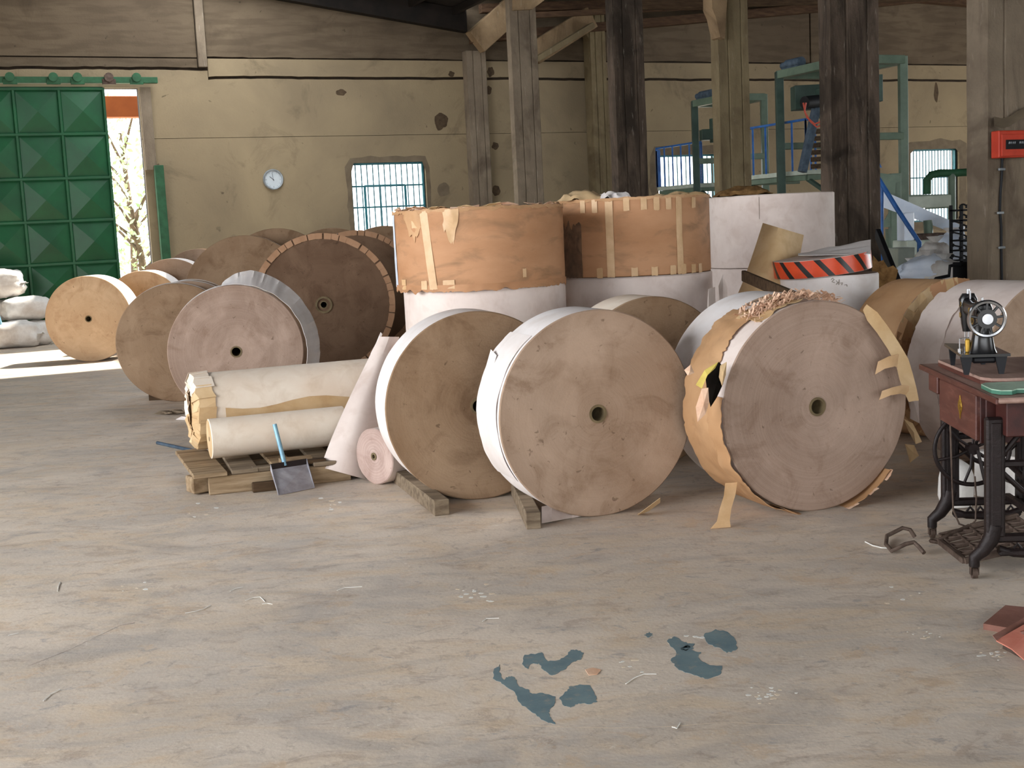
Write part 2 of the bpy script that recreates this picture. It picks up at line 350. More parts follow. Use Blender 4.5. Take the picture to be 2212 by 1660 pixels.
def floor_mat():
    t = NT('stained_concrete_floor'); v = t.coord('World'); vs = t.coord('World', (.8, 1.5, 1))
    c = t.mix(t.noise(vs, .9, 6, .65, .9, .38, .62), srgb(212, 197, 180), srgb(190, 178, 165))
    c = t.mix(t.noise(vs, 2.1, 7, .66, 1.2, .46, .66), c, srgb(210, 184, 150), amt=.5)
    vo = t.coord('World', (.8, 1.6, 1)); vo.node.inputs['Location'].default_value = (9, 4, 0)
    c = t.mix(t.noise(vo, 1.7, 7, .68, 1.4, .50, .66), c, srgb(156, 149, 143), amt=.5)
    c = t.mix(t.noise(vo, 5, 8, .75, 1.0, .55, .62), c, srgb(150, 128, 110), amt=.4)
    c = t.mix(t.noise(v, 12, 8, .75, .6, .56, .63), c, srgb(140, 126, 114), amt=.4)
    vq = t.coord('World', (1.1, 1.7, 1)); vq.node.inputs['Location'].default_value = (3, 17, 0); c = t.mix(t.noise(vq, 3.1, 9, .74, .7, .56, .61), c, srgb(196, 168, 136), amt=.45)
    c = t.mix(t.noise(vq, 7.3, 9, .74, .7, .60, .64), c, srgb(134, 132, 134), amt=.45)
    c = t.mix(t.noise(vs, 34, 5, .65, .3, .64, .72), c, srgb(236, 230, 220), amt=.5)
    c = t.mix(t.noise(v, 5, 8, .78, 2, .62, .67), c, srgb(228, 222, 212), amt=.4)
    c = t.mix(t.noise(vo, 70, 4, .6, 0, .6, .75), c, srgb(110, 98, 90), amt=.35)
    t.bump(t.math('ADD', t.noise(v, 55, 5), t.noise(v, 8, 4)), .12, .004)
    ro = t.N('ShaderNodeMapRange'); t.L(t.noise(vo, 2.3, 6, .65, 1.2, .4, .7), ro.inputs[0]); ro.inputs[3].default_value = .66; ro.inputs[4].default_value = .45
    return t.out(c, ro.outputs[0], 0, .3)
M['floor'] = floor_mat()
def paint_mat():
    t = NT('chipped_teal_paint'); v = t.coord('World')
    c = t.mix(t.noise(v, 9, 6, .65), srgb(112, 132, 136), srgb(92, 114, 122)); c = t.mix(t.noise(v, 24, 5, .7, 0, .55, .7), c, srgb(150, 142, 128), amt=.7)
    return t.out(c, .55, 0, .3)
M['paint'] = paint_mat()

# ------------------------------------------------------------------ SETTING
U0, U1, V0, V1 = -6.0, 26.0, -6.0, 22.5
m = MB(); m.box((10, 8.25, -.1), (32, 28.9, .2)); fl = m.build('floor', M['floor']); fl.matrix_basis = BM; struct(fl, 'stained grey and ochre concrete floor')
# worn paint patches (flat paint left on the slab)
patches = [[(1128, 1436), (1134, 1416), (1170, 1411), (1184, 1430), (1204, 1428), (1226, 1416), (1232, 1405), (1246, 1404), (1262, 1412), (1256, 1424), (1236, 1432), (1222, 1446), (1192, 1460), (1176, 1450), (1164, 1434), (1146, 1436), (1140, 1446)],
 [(1064, 1466), (1068, 1446), (1080, 1436), (1078, 1452), (1088, 1470), (1098, 1462), (1112, 1464), (1120, 1482), (1140, 1490), (1150, 1500), (1172, 1498), (1200, 1506), (1196, 1526), (1184, 1540), (1190, 1552), (1200, 1566), (1176, 1558), (1150, 1540), (1124, 1520), (1112, 1496), (1092, 1484), (1084, 1478)],
 [(1208, 1508), (1226, 1494), (1230, 1484), (1252, 1480), (1276, 1482), (1284, 1500), (1290, 1516), (1272, 1522), (1250, 1520), (1232, 1530), (1216, 1524)],
 [(1440, 1386), (1456, 1376), (1478, 1388), (1500, 1392), (1488, 1404), (1514, 1410), (1506, 1420), (1528, 1436), (1560, 1440), (1556, 1458), (1530, 1468), (1500, 1460), (1466, 1448), (1448, 1428), (1462, 1412)],
 [(1520, 1372), (1546, 1360), (1572, 1366), (1588, 1382), (1592, 1404), (1570, 1412), (1552, 1400), (1530, 1392)],
 [(1462, 1402), (1484, 1394), (1498, 1402), (1480, 1408)], [(1392, 1372), (1404, 1366), (1410, 1374), (1398, 1378)]]
for poly in patches:
    P = []
    for i, q in enumerate(poly):
        a = Vector(q); b = Vector(poly[(i + 1) % len(poly)])
        for k in range(5):
            p = a.lerp(b, k / 5); j = 2.2 if k else .8
            P.append(onz(p.x + J(j), p.y + J(j * .7), 0.0))
    m = MB(); m.prism(P, (0, 0, .0009)); 
    o = m.build('paint_patch', M['paint'], fl, world=True)
    tri = None

# back wall in bands of panels, joints recessed
OPEN = [(-1.2, 3.0, 0, 4.2), (6.68, 8.14, 1.0, 2.84), (13.2, 14.66, 1.0, 2.85), (19.77, 21.2, 1.2, 2.84)]
def pieces(u0, u1, z0, z1, ops):
    xs = sorted({u0, u1} | {x for o in ops for x in o[:2] if u0 < x < u1}); out = []
    for a, b in zip(xs, xs[1:]):
        segs = [(z0, z1)]
        for o in ops:
            if o[0] < (a + b) / 2 < o[1]:
                n = []
                for p, q in segs:
                    if o[2] > p: n.append((p, min(q, o[2])))
                    if o[3] < q: n.append((max(p, o[3]), q))
                segs = [s for s in n if s[1] - s[0] > .01]
        out += [(a, b, p, q) for p, q in segs]
    return out
m = MB()
for a, b, p, q in pieces(U0, U1, 0, 7.4, OPEN): m.box(((a + b) / 2, V1 + .15, (p + q) / 2), (b - a, .2, q - p))
wb = m.build('wall_back', M['joint']); wb.matrix_basis = BM; struct(wb, 'weathered concrete back wall with recessed joints')
def rag(u, seed): return .016 * noise.noise(Vector((u * 1.9, seed * 3.1, 0))) + .010 * noise.noise(Vector((u * 9, seed, 2)))
def panel(u0, u1, z0, z1, mt, top_gap=.014, bot_gap=.014, seed=0):
    for a, b, p, q in pieces(u0, u1, z0, z1, OPEN):
        n = max(1, int((b - a) / .12)); vs = []; fs = []
        for i in range(n + 1):
            u = a + (b - a) * i / n
            zt = q - (top_gap + rag(u, z1) * (top_gap > .01) if abs(q - z1) < 1e-4 else 0); zb = p + (bot_gap - rag(u, z0) * (bot_gap > .01) if abs(p - z0) < 1e-4 and z0 > 0 else 0)
            vs += [(u, V1, zb), (u, V1, zt), (u, V1 + .06, zt), (u, V1 + .06, zb)]
        for i in range(n):
            k = i * 4; fs += [(k, k + 4, k + 5, k + 1), (k + 1, k + 5, k + 6, k + 2), (k, k + 3, k + 7, k + 4)]
        fs += [(0, 1, 2, 3), (n * 4, n * 4 + 3, n * 4 + 2, n * 4 + 1)]
        mm = MB(); mm.add(vs, fs); mm.build('concrete_panel', mt, wb)
WL, WU = M['wall_low'], M['wall_up']
panel(U0, U1, 0, 3.335, WL, .004, 0)
panel(U0, 4.2, 3.335, 4.52, WL, .02, .004); panel(4.2, U1, 3.335, 4.37, WL, .022, .004)
panel(U0, 4.03, 4.53, 4.705, WU, .008, .02); panel(4.21, U1, 4.375, 4.71, WL, .008, .024)
panel(U0, 4.03, 4.71, 7.3, WU, 0, .01); panel(4.21, 17.05, 4.72, 7.3, WU, 0, .012); panel(17.09, U1, 4.72, 7.3, WU, 0, .012)
m = MB(); m.bev((4.12, V1 - .01, 6.0), (.15, .1, 2.9)); m.build('wall_pilaster', M['concrete'], wb)
# spalled patches and rust spots on the wall
for (px, py, rx, rz) in [(952, 262, .14, .16), (737, 200, .09, .06), (1070, 315, .07, .07), (1072, 412, .09, .1), (958, 410, .13, .14), (1128, 427, .07, .07), (1056, 195, .06, .08), (975, 160, .06, .05), (1068, 345, .0, .0), (1060, 155, .07, .09), (2022, 200, .06, .2)]:
    if rx <= 0: continue
    u, z = uz(px, py); P = []
    for k in range(22):
        t = 2 * math.pi * k / 22; f = 1 + .35 * noise.noise(Vector((math.cos(t) * 1.3 + px, math.sin(t) * 1.3, 0)))
        P.append((u + rx * f * math.cos(t), V1 - .003, z + rz * f * math.sin(t)))
    m = MB(); m.prism(P, (0, .003, 0)); m.build('wall_stain', M['stain'] if rx < .12 or px > 900 and px < 1000 and py < 300 else M['patch_grey'], wb)
# plaster surrounds round the openings
def surround(u0, u1, z0, z1, t, mt, open_bottom=False):
    m = MB(); P = []; n = 40
    def ringpt(k, off):
        a = 2 * math.pi * k / n; cx, cz = (u0 + u1) / 2, (z0 + z1) / 2; hw, hh = (u1 - u0) / 2 + off, (z1 - z0) / 2 + off
        c, s = math.cos(a), math.sin(a); q = 1 / max(abs(c) / hw, abs(s) / hh); 
        return (cx + c * q, cz + s * q)
    vs = []
    for k in range(n):
        i = ringpt(k, .001); o = ringpt(k, t * (1 + .5 * noise.noise(Vector((k * .7, u0, 0)))))
        vs += [(i[0], V1 - .006, i[1]), (o[0], V1 - .002, o[1])]
    m.add(vs, [(2 * k, 2 * ((k + 1) % n), 2 * ((k + 1) % n) + 1, 2 * k + 1) for k in range(n)])
    return m.build('plaster_surround', mt, wb)
for o in OPEN[1:]: surround(o[0], o[1], o[2], o[3], .10 if o[0] < 8 else .2, M['patch_grey'])
# other walls; front and right openings are added for the fill lights
def plain_wall(name, u0, u1, v0, v1, ops, lab):
    m = MB(); along_u = (u1 - u0) > (v1 - v0)
    a0, a1 = (u0, u1) if along_u else (v0, v1)
    for a, b, p, q in pieces(a0, a1, 0, 7.4, ops):
        if along_u: m.box(((a + b) / 2, (v0 + v1) / 2, (p + q) / 2), (b - a, v1 - v0, q - p))
        else: m.box(((u0 + u1) / 2, (a + b) / 2, (p + q) / 2), (u1 - u0, b - a, q - p))
    o = m.build(name, M['wall_low']); o.matrix_basis = BM; struct(o, lab)
plain_wall('wall_left', U0 - .2, U0, V0, V1 + .25, [(.2, 10.6, 1.1, 4.4)], 'side wall with a wide opening')
plain_wall('wall_right', U1, U1 + .2, V0, V1 + .25, [(7, 19, .5, 4.2)], 'far side wall with a wide opening')
plain_wall('wall_front', U0, U1, V0 - .2, V0, [(-5, 3, .6, 4.6), (8, 16, .6, 4.6)], 'wall behind the viewpoint with openings')
# roof: ceiling empty mesh + corrugated sheets
def roof_sheet(name, u0, z0, u1, z1, v0, v1, parent, mt, th=.01):
    n = max(2, int((v1 - v0) / .05)); vs = []; fs = []
    for i in range(n + 1):
        v = v0 + (v1 - v0) * i / n; d = .018 * (1 if i % 2 else -1)
        vs += [(u0, v, z0 + d), (u1, v, z1 + d), (u0, v, z0 + d + th), (u1, v, z1 + d + th)]
    for i in range(n):
        k = i * 4; fs += [(k, k + 1, k + 5, k + 4), (k + 2, k + 6, k + 7, k + 3)]
    fs += [(0, 2, 3, 1), (n * 4, n * 4 + 1, n * 4 + 3, n * 4 + 2)]
    m = MB(); m.add(vs, fs); return m.build(name, mt, parent)
zl = lambda u: 5.21 + .144 * (9.05 - u) if u > 1.5 else 6.30 - .144 * (1.5 - u)
zr = lambda u: 6.05 + .0796 * (u - 9) if u < 20.3 else 6.95 - .0796 * (u - 20.3)
m = MB(); m.box((9.02, 8.2, 6.45), (.1, 29, .8)); ce = m.build('ceiling', M['roof']); ce.matrix_basis = BM; struct(ce, 'dark corrugated sheet roof over timber purlins')
LIFT = .42
def roof_hit(px, py):
    d = ray(px, py); t = 20.0
    for _ in range(40):
        p = CAMP + d * t; e = zl(p.dot(UV)) + LIFT - p.z; t += e / max(.02, d.z + .144 * d.dot(UV))
    p = CAMP + d * t; return p.dot(UV), p.dot(VV)
holes = [(2.4, 6.6, 16.8, 20.7), (2.4, 5.3, 20.7, 22.55)]  # two large slots added out of view to let the sun reach the floor
for (px, py, du, dv) in [(905, 4, .26, .10), (1017, 47, .10, .12)]:
    u, v = roof_hit(px, py); holes.append((u - du, u + du, v - dv, v + dv))
for a, b, p, q in pieces(-6.2, 1.5, -6.2, 22.7, []) + pieces(1.5, 9.0, -6.2, 22.7, holes):
    roof_sheet('roof_sheet', a, zl(a) + LIFT, b, zl(b) + LIFT, p, q, ce, M['roof'])
m = MB(); m.prism([(1.5, 22.28, zl(1.5)), (9.05, 22.28, zl(9.05)), (9.05, 22.28, zl(9.05) + .4), (1.5, 22.28, zl(1.5) + .4)], (0, .2, 0)); m.build('wall_head_rafter', M['roof'], ce)
roof_sheet('roof_sheet', 9.0, zr(9), 20.3, zr(20.3), -6.2, 22.7, ce, M['roof']); roof_sheet('roof_sheet', 20.3, zr(20.3), 26.2, zr(26.2), -6.2, 22.7, ce, M['roof'])
for k in range(9):
    u = 2.0 + k * .85; v1_ = 22.5 if u > 7 or u < 2.3 else 16.8
    m = MB(); m.bev((u, (v1_ - 6.1) / 2, zl(u) + LIFT - .09), (.09, v1_ + 6.1, .13)); m.build('purlin', M['roof'], ce)
for v in (22.2, 19.7, 16.2):
    m = MB(); m.bar((9.3, v, 5.62 + .0), (20.3, v, 6.22), .16, .16); m.bar((20.3, v, 6.22), (25.9, v, 5.8), .16, .16); m.build('rafter', M['roof_wood'], ce)
# timbers along the right bay's wall head
a = uz(1380, 58, 22.2); b = uz(1900, 10, 22.2); c_ = uz(1990, 4, 22.2); d_ = uz(2200, 14, 22.2)
m = MB(); m.bar((a[0] - 3.6, 22.25, a[1] - .28), (b[0], 22.25, b[1] + .05), .2, .17); m.bar((b[0], 22.25, b[1] + .05), (c_[0], 22.25, c_[1] + .08), .2, .17); m.bar((c_[0], 22.25, c_[1] + .08), (d_[0] + 3, 22.25, d_[1] - .12), .2, .17); m.build('wall_plate_timber', M['roof_wood'], ce)
a = uz(1380, 28, 21.6); b = uz(1545, 14, 21.6)
m = MB(); m.bar((a[0] - 2.6, 21.6, a[1] - .12), (b[0] + 6, 21.6, b[1] + .42), .1, .1); m.build('tie_timber', M['roof_wood'], ce)
a = uz(1380, 10, 21.0); b = uz(1545, 4, 21.0)
m = MB(); m.bar((a[0], 21.0, a[1]), (b[0] + 6, 21.0, b[1] + .3), .12, .2); m.build('tie_timber', M['wood_dark'], ce)

# columns of the valley row
def column(u, v, w, t, mt, label, z1=5.2, head=True):
    th = thing('concrete_column', label, 'column', B(u, v, 0), A)
    g = .02; x = w / 2; y = t / 2
    P = [(-x, -y), (-x * .42, -y), (-x * .36, -y + g), (-x * .30, -y), (x * .44, -y), (x * .50, -y + g), (x * .56, -y), (x - .015, -y), (x, -y + .015), (x, y), (-x, y)]
    n = 26; vs = []; fs = []; k = len(P)
    for i in range(n + 1):
        z = z1 * i / n
        for j, (a, b) in enumerate(P): vs.append((a + .006 * noise.noise(Vector((a * 9, z * 3, u))), b + .006 * noise.noise(Vector((z * 3, b * 9, v))), z))
    for i in range(n): fs += [(i * k + j, i * k + (j + 1) % k, (i + 1) * k + (j + 1) % k, (i + 1) * k + j) for j in range(k)]
    fs += [tuple(range(k))[::-1], tuple(range(n * k, (n + 1) * k))]
    m = MB(); m.add(vs, fs); m.build('shaft', mt, th)
    return th
cb_ = {}
cb_['pier'] = column(9.20, 22.38, .40, .22, M['concrete'], 'stained concrete pier against the back wall, farthest of the columns', 4.86)
c2 = column(8.97, 19.65, .49, .17, M['concrete'], 'slim streaked concrete column right of the wall pier, carrying a raked beam', 5.35)
c3 = column(9.01, 16.16, .50, .20, M['concrete_dark'], 'soot-darkened concrete column behind the middle taped brown reel', 5.2)
c4 = column(8.94, 13.39, .45, .17, M['concrete_yellow'], 'yellowish concrete column standing between the two platform machines', 5.2)
c5 = column(9.03, 11.22, .66, .20, M['concrete_dark'], 'broad dark stained concrete column behind the orange striped reel', 5.2)
c6 = column(8.93, 8.92, .62, .26, M['concrete'], 'broad concrete column carrying the red fuse box and its cable', 5.2)
u_, z_ = uz(1293, 300, 22.3)
cl = column(u_, 22.32, .34, .3, M['concrete_yellow'], 'light concrete pier with a bracket head on the back wall behind the dark column', 5.6)
# bracket and raked beams
pa = uz(1274, 42, 22.1); pb = uz(1282, 95, 22.1)
m = MB(); m.prism([(uz(1262, 20, 22.15)[0], 22.2, uz(1262, 20, 22.15)[1]), (uz(1296, 20, 22.15)[0], 22.2, uz(1296, 20, 22.15)[1]), (uz(1296, 98, 22.15)[0], 22.2, uz(1296, 98, 22.15)[1]), (uz(1280, 96, 22.15)[0], 22.2, uz(1280, 96, 22.15)[1]), (uz(1264, 62, 22.15)[0], 22.2, uz(1264, 62, 22.15)[1])], (0, .2, 0))
m.v = [BM @ p for p in m.v]; m.build('bracket', M['concrete_yellow'], cl, world=True)
def raked(par, p0, p1, q, w, t, name='raked_beam', mt='beam'):
    a = onv(p0[0], p0[1], q); b = onv(p1[0], p1[1], q); m = MB(); m.bar(a, b, t, w, (0, 0, 1), .01); m.build(name, M[mt], par, world=True)
raked(cb_['pier'], (1026, 92), (1150, -20), 22.1, .46, .24)
raked(cl, (1150, 118), (1276, 38), 22.0, .42, .2)
m = MB(); a = onv(1150, 133, 21.85); b = onv(1276, 56, 21.85); m.bar(a, b, .3, .1); m.build('raked_beam', M['concrete_yellow'], cl, world=True)
m = MB(); m.prism([onv(1110, -30, 19.5), onv(1110, 22, 19.5), onv(1150, 20, 19.5), onv(1166, 8, 19.5), onv(1215, -30, 19.5)], VV * .22); m.build('raked_beam', M['beam'], c2, world=True)
m = MB(); m.prism([onv(1538, -20, 13.2), onv(1538, 18, 13.2), onv(1546, 36, 13.2), onv(1556, 80, 13.2), onv(1566, 84, 13.2), onv(1572, -20, 13.2)], VV * .2); m.build('bracket', M['beam'], c4, world=True)

# ------------------------------------------------------------------ green sliding door and doorway
m = MB(); uD = 2.40
m.box(((uD - 1.6) / 2 - .0, 22.37, 2.14), (uD + 1.6, .03, 4.12)); dr = m.build('door_1', M['green_door']); dr.matrix_basis = BM; struct(dr, 'green steel sliding door pressed in pyramid panels')
xs = [-1.6, -.84, .1 - .02, .75, 1.56, uD]; xs = [uz(x, 300, 22.36)[0] for x in ()] or [-1.55, -.78, .0, .78, 1.58, uD]
xs = [-1.6, -.72, .14, 1.0 - .0, 1.72, uD]
# panel grid read off the leaf: cells about 0.75 m square
cw = (uD - .98) / 2; xs = [uD - cw * k for k in range(6)][::-1]; zs = [.10, .60, 1.27, 1.98, 2.69, 3.42, 4.16]
for i in range(5):
    for j in range(6):
        a, b, p, q = xs[i] + .02, xs[i + 1] - .02, zs[j] + .02, zs[j + 1] - .02
        m = MB(); y = 22.355; h = .085
        m.add([(a, y, p), (b, y, p), (b, y, q), (a, y, q), ((a + b) / 2, y - h, (p + q) / 2)], [(0, 1, 4), (1, 2, 4), (2, 3, 4), (3, 0, 4)]); m.build('door_panel', M['green_door'], dr)
m = MB()
for x in xs: m.bev((x, 22.34, 2.13), (.045, .05, 4.1))
for z in zs: m.bev(((xs[0] + uD) / 2, 22.335, z), (uD - xs[0], .05, .045))
m.build('door_frame', M['green_door'], dr)
m = MB(); m.bev((.9, 22.30, 4.30), (4.8, .10, .10)); m.build('door_rail', M['green_dull'], dr)
for x in (.2, .95, 1.62, 2.0, 2.5, 2.95):
    m = MB(); m.cyl((x, 22.2, 4.34), (x, 22.30, 4.34), .075, n=14); m.bev((x, 22.26, 4.27), (.22, .05, .09)); m.build('rail_hanger', M['green_dull'] if x != 2.5 else M['rust'], dr)
m = MB(); m.bev((3.21, 22.36, 1.45), (.15, .16, 2.84)); m.build('door_post', M['green_dull'], dr)
m = MB(); m.bev((3.10, 22.46, 3.5), (.18, .1, 1.4)); m.build('door_jamb', M['concrete'], dr)

# ------------------------------------------------------------------ barred windows
def window(n, u0, u1, z0, z1, nv, zh, shut):
    m = MB()
    for x in (u0 + .02, u1 - .02): m.bev((x, 22.62, (z0 + z1) / 2), (.04, .05, z1 - z0))
    for z in (z0 + .02, z1 - .02): m.bev(((u0 + u1) / 2, 22.62, z), (u1 - u0, .05, .04))
    wn = m.build('window_%d' % n, M['teal']); wn.matrix_basis = BM; struct(wn, 'barred window in the back wall')
    for i in range(nv):
        x = u0 + (u1 - u0) * (i + 1) / (nv + 1); m = MB(); m.cyl((x, 22.6, z0 + .02), (x, 22.6, z1 - .02), .0125, n=8); m.build('window_bar', M['teal'], wn)
    for z in zh:
        m = MB(); m.bev(((u0 + u1) / 2, 22.6, z), (u1 - u0 - .04, .014, .032)); m.build('cross_bar', M['teal'], wn)
    for (a, b, p, q) in shut:
        m = MB(); t = .045
        m.bev((a, 22.75, (p + q) / 2), (t, .03, q - p)); m.bev((b, 22.75, (p + q) / 2), (t, .03, q - p)); m.bev(((a + b) / 2, 22.75, q), (b - a, .03, t)); m.bev(((a + b) * .5 - (b - a) * .12, 22.75, (p + q) / 2), (.03, .03, q - p))
        m.build('casement', M['teal'], wn)
window(1, 6.68, 8.14, 1.0, 2.84, 12, [2.41, 2.02, 1.5], [(7.0, 7.8, 1.1, 2.42)])
window(2, 13.2, 14.66, 1.0, 2.85, 13, [2.2, 1.6], [])
window(3, 19.77, 21.2, 1.2, 2.84, 15, [2.2, 1.7], [])

# ------------------------------------------------------------------ outside
m = MB(); m.box((10, 45, -.32), (120, 44.2, .2)); go = m.build('ground', M['ground_out']); go.matrix_basis = BM; struct(go, 'pale open yard beyond the wall')
ob = MB(); p0 = onv(195, 232, 25.5); p1 = onv(345, 232, 25.5); ob.bar(p0 - UV * .3, p1 + UV * 1.2, .3, .40, b=.01); e = onv(300, 232, 25.5)
o = ob.build('canopy_beam', M['ochre']); tag(o, 'orange-brown canopy beam seen through the open doorway', 'beam')
def bush(c, r, n, label, trunk_h):
    t = thing('tree', label, 'tree', (c.x, c.y, -.22))
    m = MB()
    m.tube([(0, 0, 0), (.08, .05, trunk_h * .5), (-.05, 0, trunk_h)], [.12, .09, .05], 8)
    for k in range(7):
        a = k * .9; m.tube([(0, 0, trunk_h * (.4 + .08 * k)), (math.cos(a) * r * .4, math.sin(a) * r * .4, trunk_h * (.6 + .08 * k)), (math.cos(a) * r * .8, math.sin(a) * r * .8, trunk_h * (.75 + .08 * k))], [.05, .03, .012], 6)
    m.build('trunk', M['bark'], t)
    m = MB()
    for k in range(n):
        d = Vector((J(1), J(1), J(1))); 
        if d.length > 1: continue
        p = Vector((0, 0, trunk_h)) + Vector((d.x * r, d.y * r, d.z * r * 1.2)); s = random.uniform(.05, .11)
        a = Vector((J(1), J(1), J(1))).normalized(); b = a.orthogonal().normalized()
        m.add([p - a * s, p + b * s * .45, p + a * s, p - b * s * .45], [(0, 1, 2, 3)])
    o = m.build('foliage', M['leaf'], t); o['kind'] = 'stuff'
p = onv(285, 400, 31); bush(p, 1.5, 1700, 'leafy tree beyond the doorway, reaching lowest beside the door jamb', 2.6)
p = onv(255, 200, 38); bush(p, 2.2, 1700, 'pale tree crown above the orange beam outside', 5.0)

# ------------------------------------------------------------------ PAPER REELS
def reel(label, cx, cy, Rr, W, yaw, fm, tm, zb=0.0, name='paper_reel', group=None, core=.038, seed=1, rot=None, wob=.004):
    th = thing(name, label, 'paper reel', (cx, cy, zb), yaw, group, rot)
    n = 112; rings = [core + .012 + (Rr - .006 - core - .012) * (k / 13) for k in range(14)]
    vs = []; fs = []; mi = []
    def rad(t, y): return Rr * (1 + wob * noise.noise(Vector((math.cos(t) * 1.6, math.sin(t) * 1.6, seed + y * .8))) + wob * .5 * noise.noise(Vector((math.cos(t) * 6, math.sin(t) * 6, seed))))
    prof_len = 0
    for i in range(n):
        t = 2 * math.pi * i / n; c, s = math.cos(t), math.sin(t); rr = rad(t, 0); L = []
        L.append((core + .0115, .03))
        for r in rings:
            L.append((r * rr / Rr, .0022 * noise.noise(Vector((r * 60, seed * 5, 0))) + .0015 * noise.noise(Vector((c * r * 12, s * r * 12, seed)))))
        L.append((rr, .006))
        for k in range(1, 5): L.append((rad(t, W * k / 4), .006 + (W - .012) * k / 4))
        L.append((rr - .006, W)); L.append((core + .0115, W)); prof_len = len(L)
        vs += [(r * c, y, max(r * s, -Rr)) for r, y in L]
    for i in range(n):
        j = (i + 1) % n
        for k in range(prof_len - 1):
            fs.append((i * prof_len + k, i * prof_len + k + 1, j * prof_len + k + 1, j * prof_len + k)); mi.append(1 if 15 <= k < 20 else 0)
    m = MB(); m.add(vs, fs); m.m = mi; o = m.build('wound_paper', [fm, tm], th, smooth=35); o.location = (0, 0, Rr)
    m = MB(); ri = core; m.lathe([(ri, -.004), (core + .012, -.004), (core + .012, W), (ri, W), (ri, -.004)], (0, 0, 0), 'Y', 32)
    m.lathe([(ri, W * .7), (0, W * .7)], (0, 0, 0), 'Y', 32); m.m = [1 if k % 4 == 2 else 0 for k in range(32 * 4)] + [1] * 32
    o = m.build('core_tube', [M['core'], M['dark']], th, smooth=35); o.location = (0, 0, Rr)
    th['_R'] = Rr; th['_W'] = W
    del th['_R']; del th['_W']
    return th
def shell(par, Rr, t0, t1, y0, y1, off, name, mt, nt=40, ny=6, th=.003, rough=.004, jag0=0.0, jag1=0.0, seed=0, flare=0):
    # curved wrapper lying on (or peeling off) a reel's tread; angles in degrees, 180 = left, 90 = top
    G = []
    for i in range(nt + 1):
        t = R(t0 + (t1 - t0) * i / nt); row = []
        f0 = y0(i / nt) if callable(y0) else y0; f1 = y1(i / nt) if callable(y1) else y1
        o_ = off(i / nt) if callable(off) else off
        f0 += jag0 * (noise.noise(Vector((i * .23, seed, 1))) + .5 * noise.noise(Vector((i * .83, seed, 1)))); f1 += jag1 * (noise.noise(Vector((i * .27, seed, 5))) + .5 * noise.noise(Vector((i * .87, seed, 5))))
        fl_ = (flare(i / nt) if callable(flare) else flare)
        for j in range(ny + 1):
            y = f0 + (f1 - f0) * j / ny; r = Rr + o_ + fl_ * j / ny + rough * noise.noise(Vector((t * 7, y * 9, seed)))
            row.append((r * math.cos(t), y, Rr + r * math.sin(t)))
        G.append(row)
    m = MB(); m.sheet(G, th); return m.build(name, mt, par, smooth=40)

fr = R(18.9)
# front row
rA = reel('large reel with white tread and tan face in the middle of the front row', .433, 6.311, .536, .345, fr, M['face_tan'], M['white'], seed=3, core=.036)
shell(rA, .536, 128, 215, 0.03, .35, lambda s: .003 + .004 * math.sin(s * 9) ** 2, 'loose_outer_sheet', M['white'], 60, 5, .0015, .002, 0, .006, 3)
m = MB(); m.sheet([[(-.452 - .016 * j, .24 + .045 * i, .855 + .012 * i - .045 * j) for j in range(3)] for i in range(3)], .001); m.build('creased_corner', M['white'], rA)
rB = reel('large reel with finely ringed tan face and torn brown wrap, right of the front row', 1.532, 6.203, .535, .38, fr, M['face_pink'], M['pinkwhite'], seed=5, core=.036)
rC = reel('large brown-faced reel with white tread, left of the front row', -.19, 6.857, .529, .31, R(16), M['face_brown'], M['white'], seed=8, core=.036)
bk = lambda c, yw, d: (c[0] - math.sin(yw) * d, c[1] + math.cos(yw) * d)
q = bk((1.532, 6.203), fr, .44); reel('white-treaded reel standing directly behind the torn brown-wrapped one', q[0] + .075, q[1] + .02, .545, .33, fr, M['face_tan'], M['white'], seed=9)
reel('cream-wrapped reel half hidden behind the middle front reel', .87, 7.58, .525, .34, fr, M['face_brown'], M['cream'], seed=11)
# brown wrap on the right front reel
RB = .535
shell(rB, RB, 116, 246, lambda s: .13 - .11 * max(0, (s - .45) / .55), .40, lambda s: .008 + .006 * math.sin(s * 14) ** 2 + .02 * max(0, s - .6), 'kraft_wrapper', M['kraft'], 90, 12, .003, .008, .03, .02, 2)
shell(rB, RB, 170, 262, -.012, lambda s: .12, lambda s: .014 + .008 * math.sin(s * 11) ** 2, 'torn_wrap_edge', M['kraft'], 60, 5, .003, .008, .02, .03, 7)
shell(rB, RB, 248, 318, -.035, .14, lambda s: .006 + .015 * math.sin(s * 3.14), 'torn_wrap_hem', M['kraft'], 46, 4, .003, .008, .022, .02, 12)
for k, (t0, t1) in enumerate([(262, 268), (270, 278), (284, 292), (300, 306), (312, 319)]):
    shell(rB, RB, t0, t1, -.05, -.02, .018, 'torn_flake', M['rag'], 6, 2, .002, .008, .01, .004, k)
def strip(par, pts, wv, mt, name, th=.002, world=True, jag=.004):
    G = []
    for i, p in enumerate(pts):
        w_ = wv[i] if isinstance(wv, list) else wv; p = Vector(p)
        G.append([p - Vector(w_) * .5 + Vector((J(jag), J(jag), J(jag))), p + Vector((J(jag), J(jag), J(jag))) * .6, p + Vector(w_) * .5 + Vector((J(jag), J(jag), J(jag)))])
    m = MB(); m.sheet(G, th); return m.build(name, mt, par, world=world and par is not None, smooth=50)
# hanging tape tail
strip(rB, [at(1580, 1044, 6.08), at(1576, 1070, 6.03), at(1568, 1100, 5.98), at(1562, 1125, 5.95), onz(1556, 1141, .004)], [Vector((.06, .01, .0))] * 3 + [Vector((.065, .01, 0)), Vector((.1, .02, 0))], M['tape'], 'hanging_tape', jag=.002)
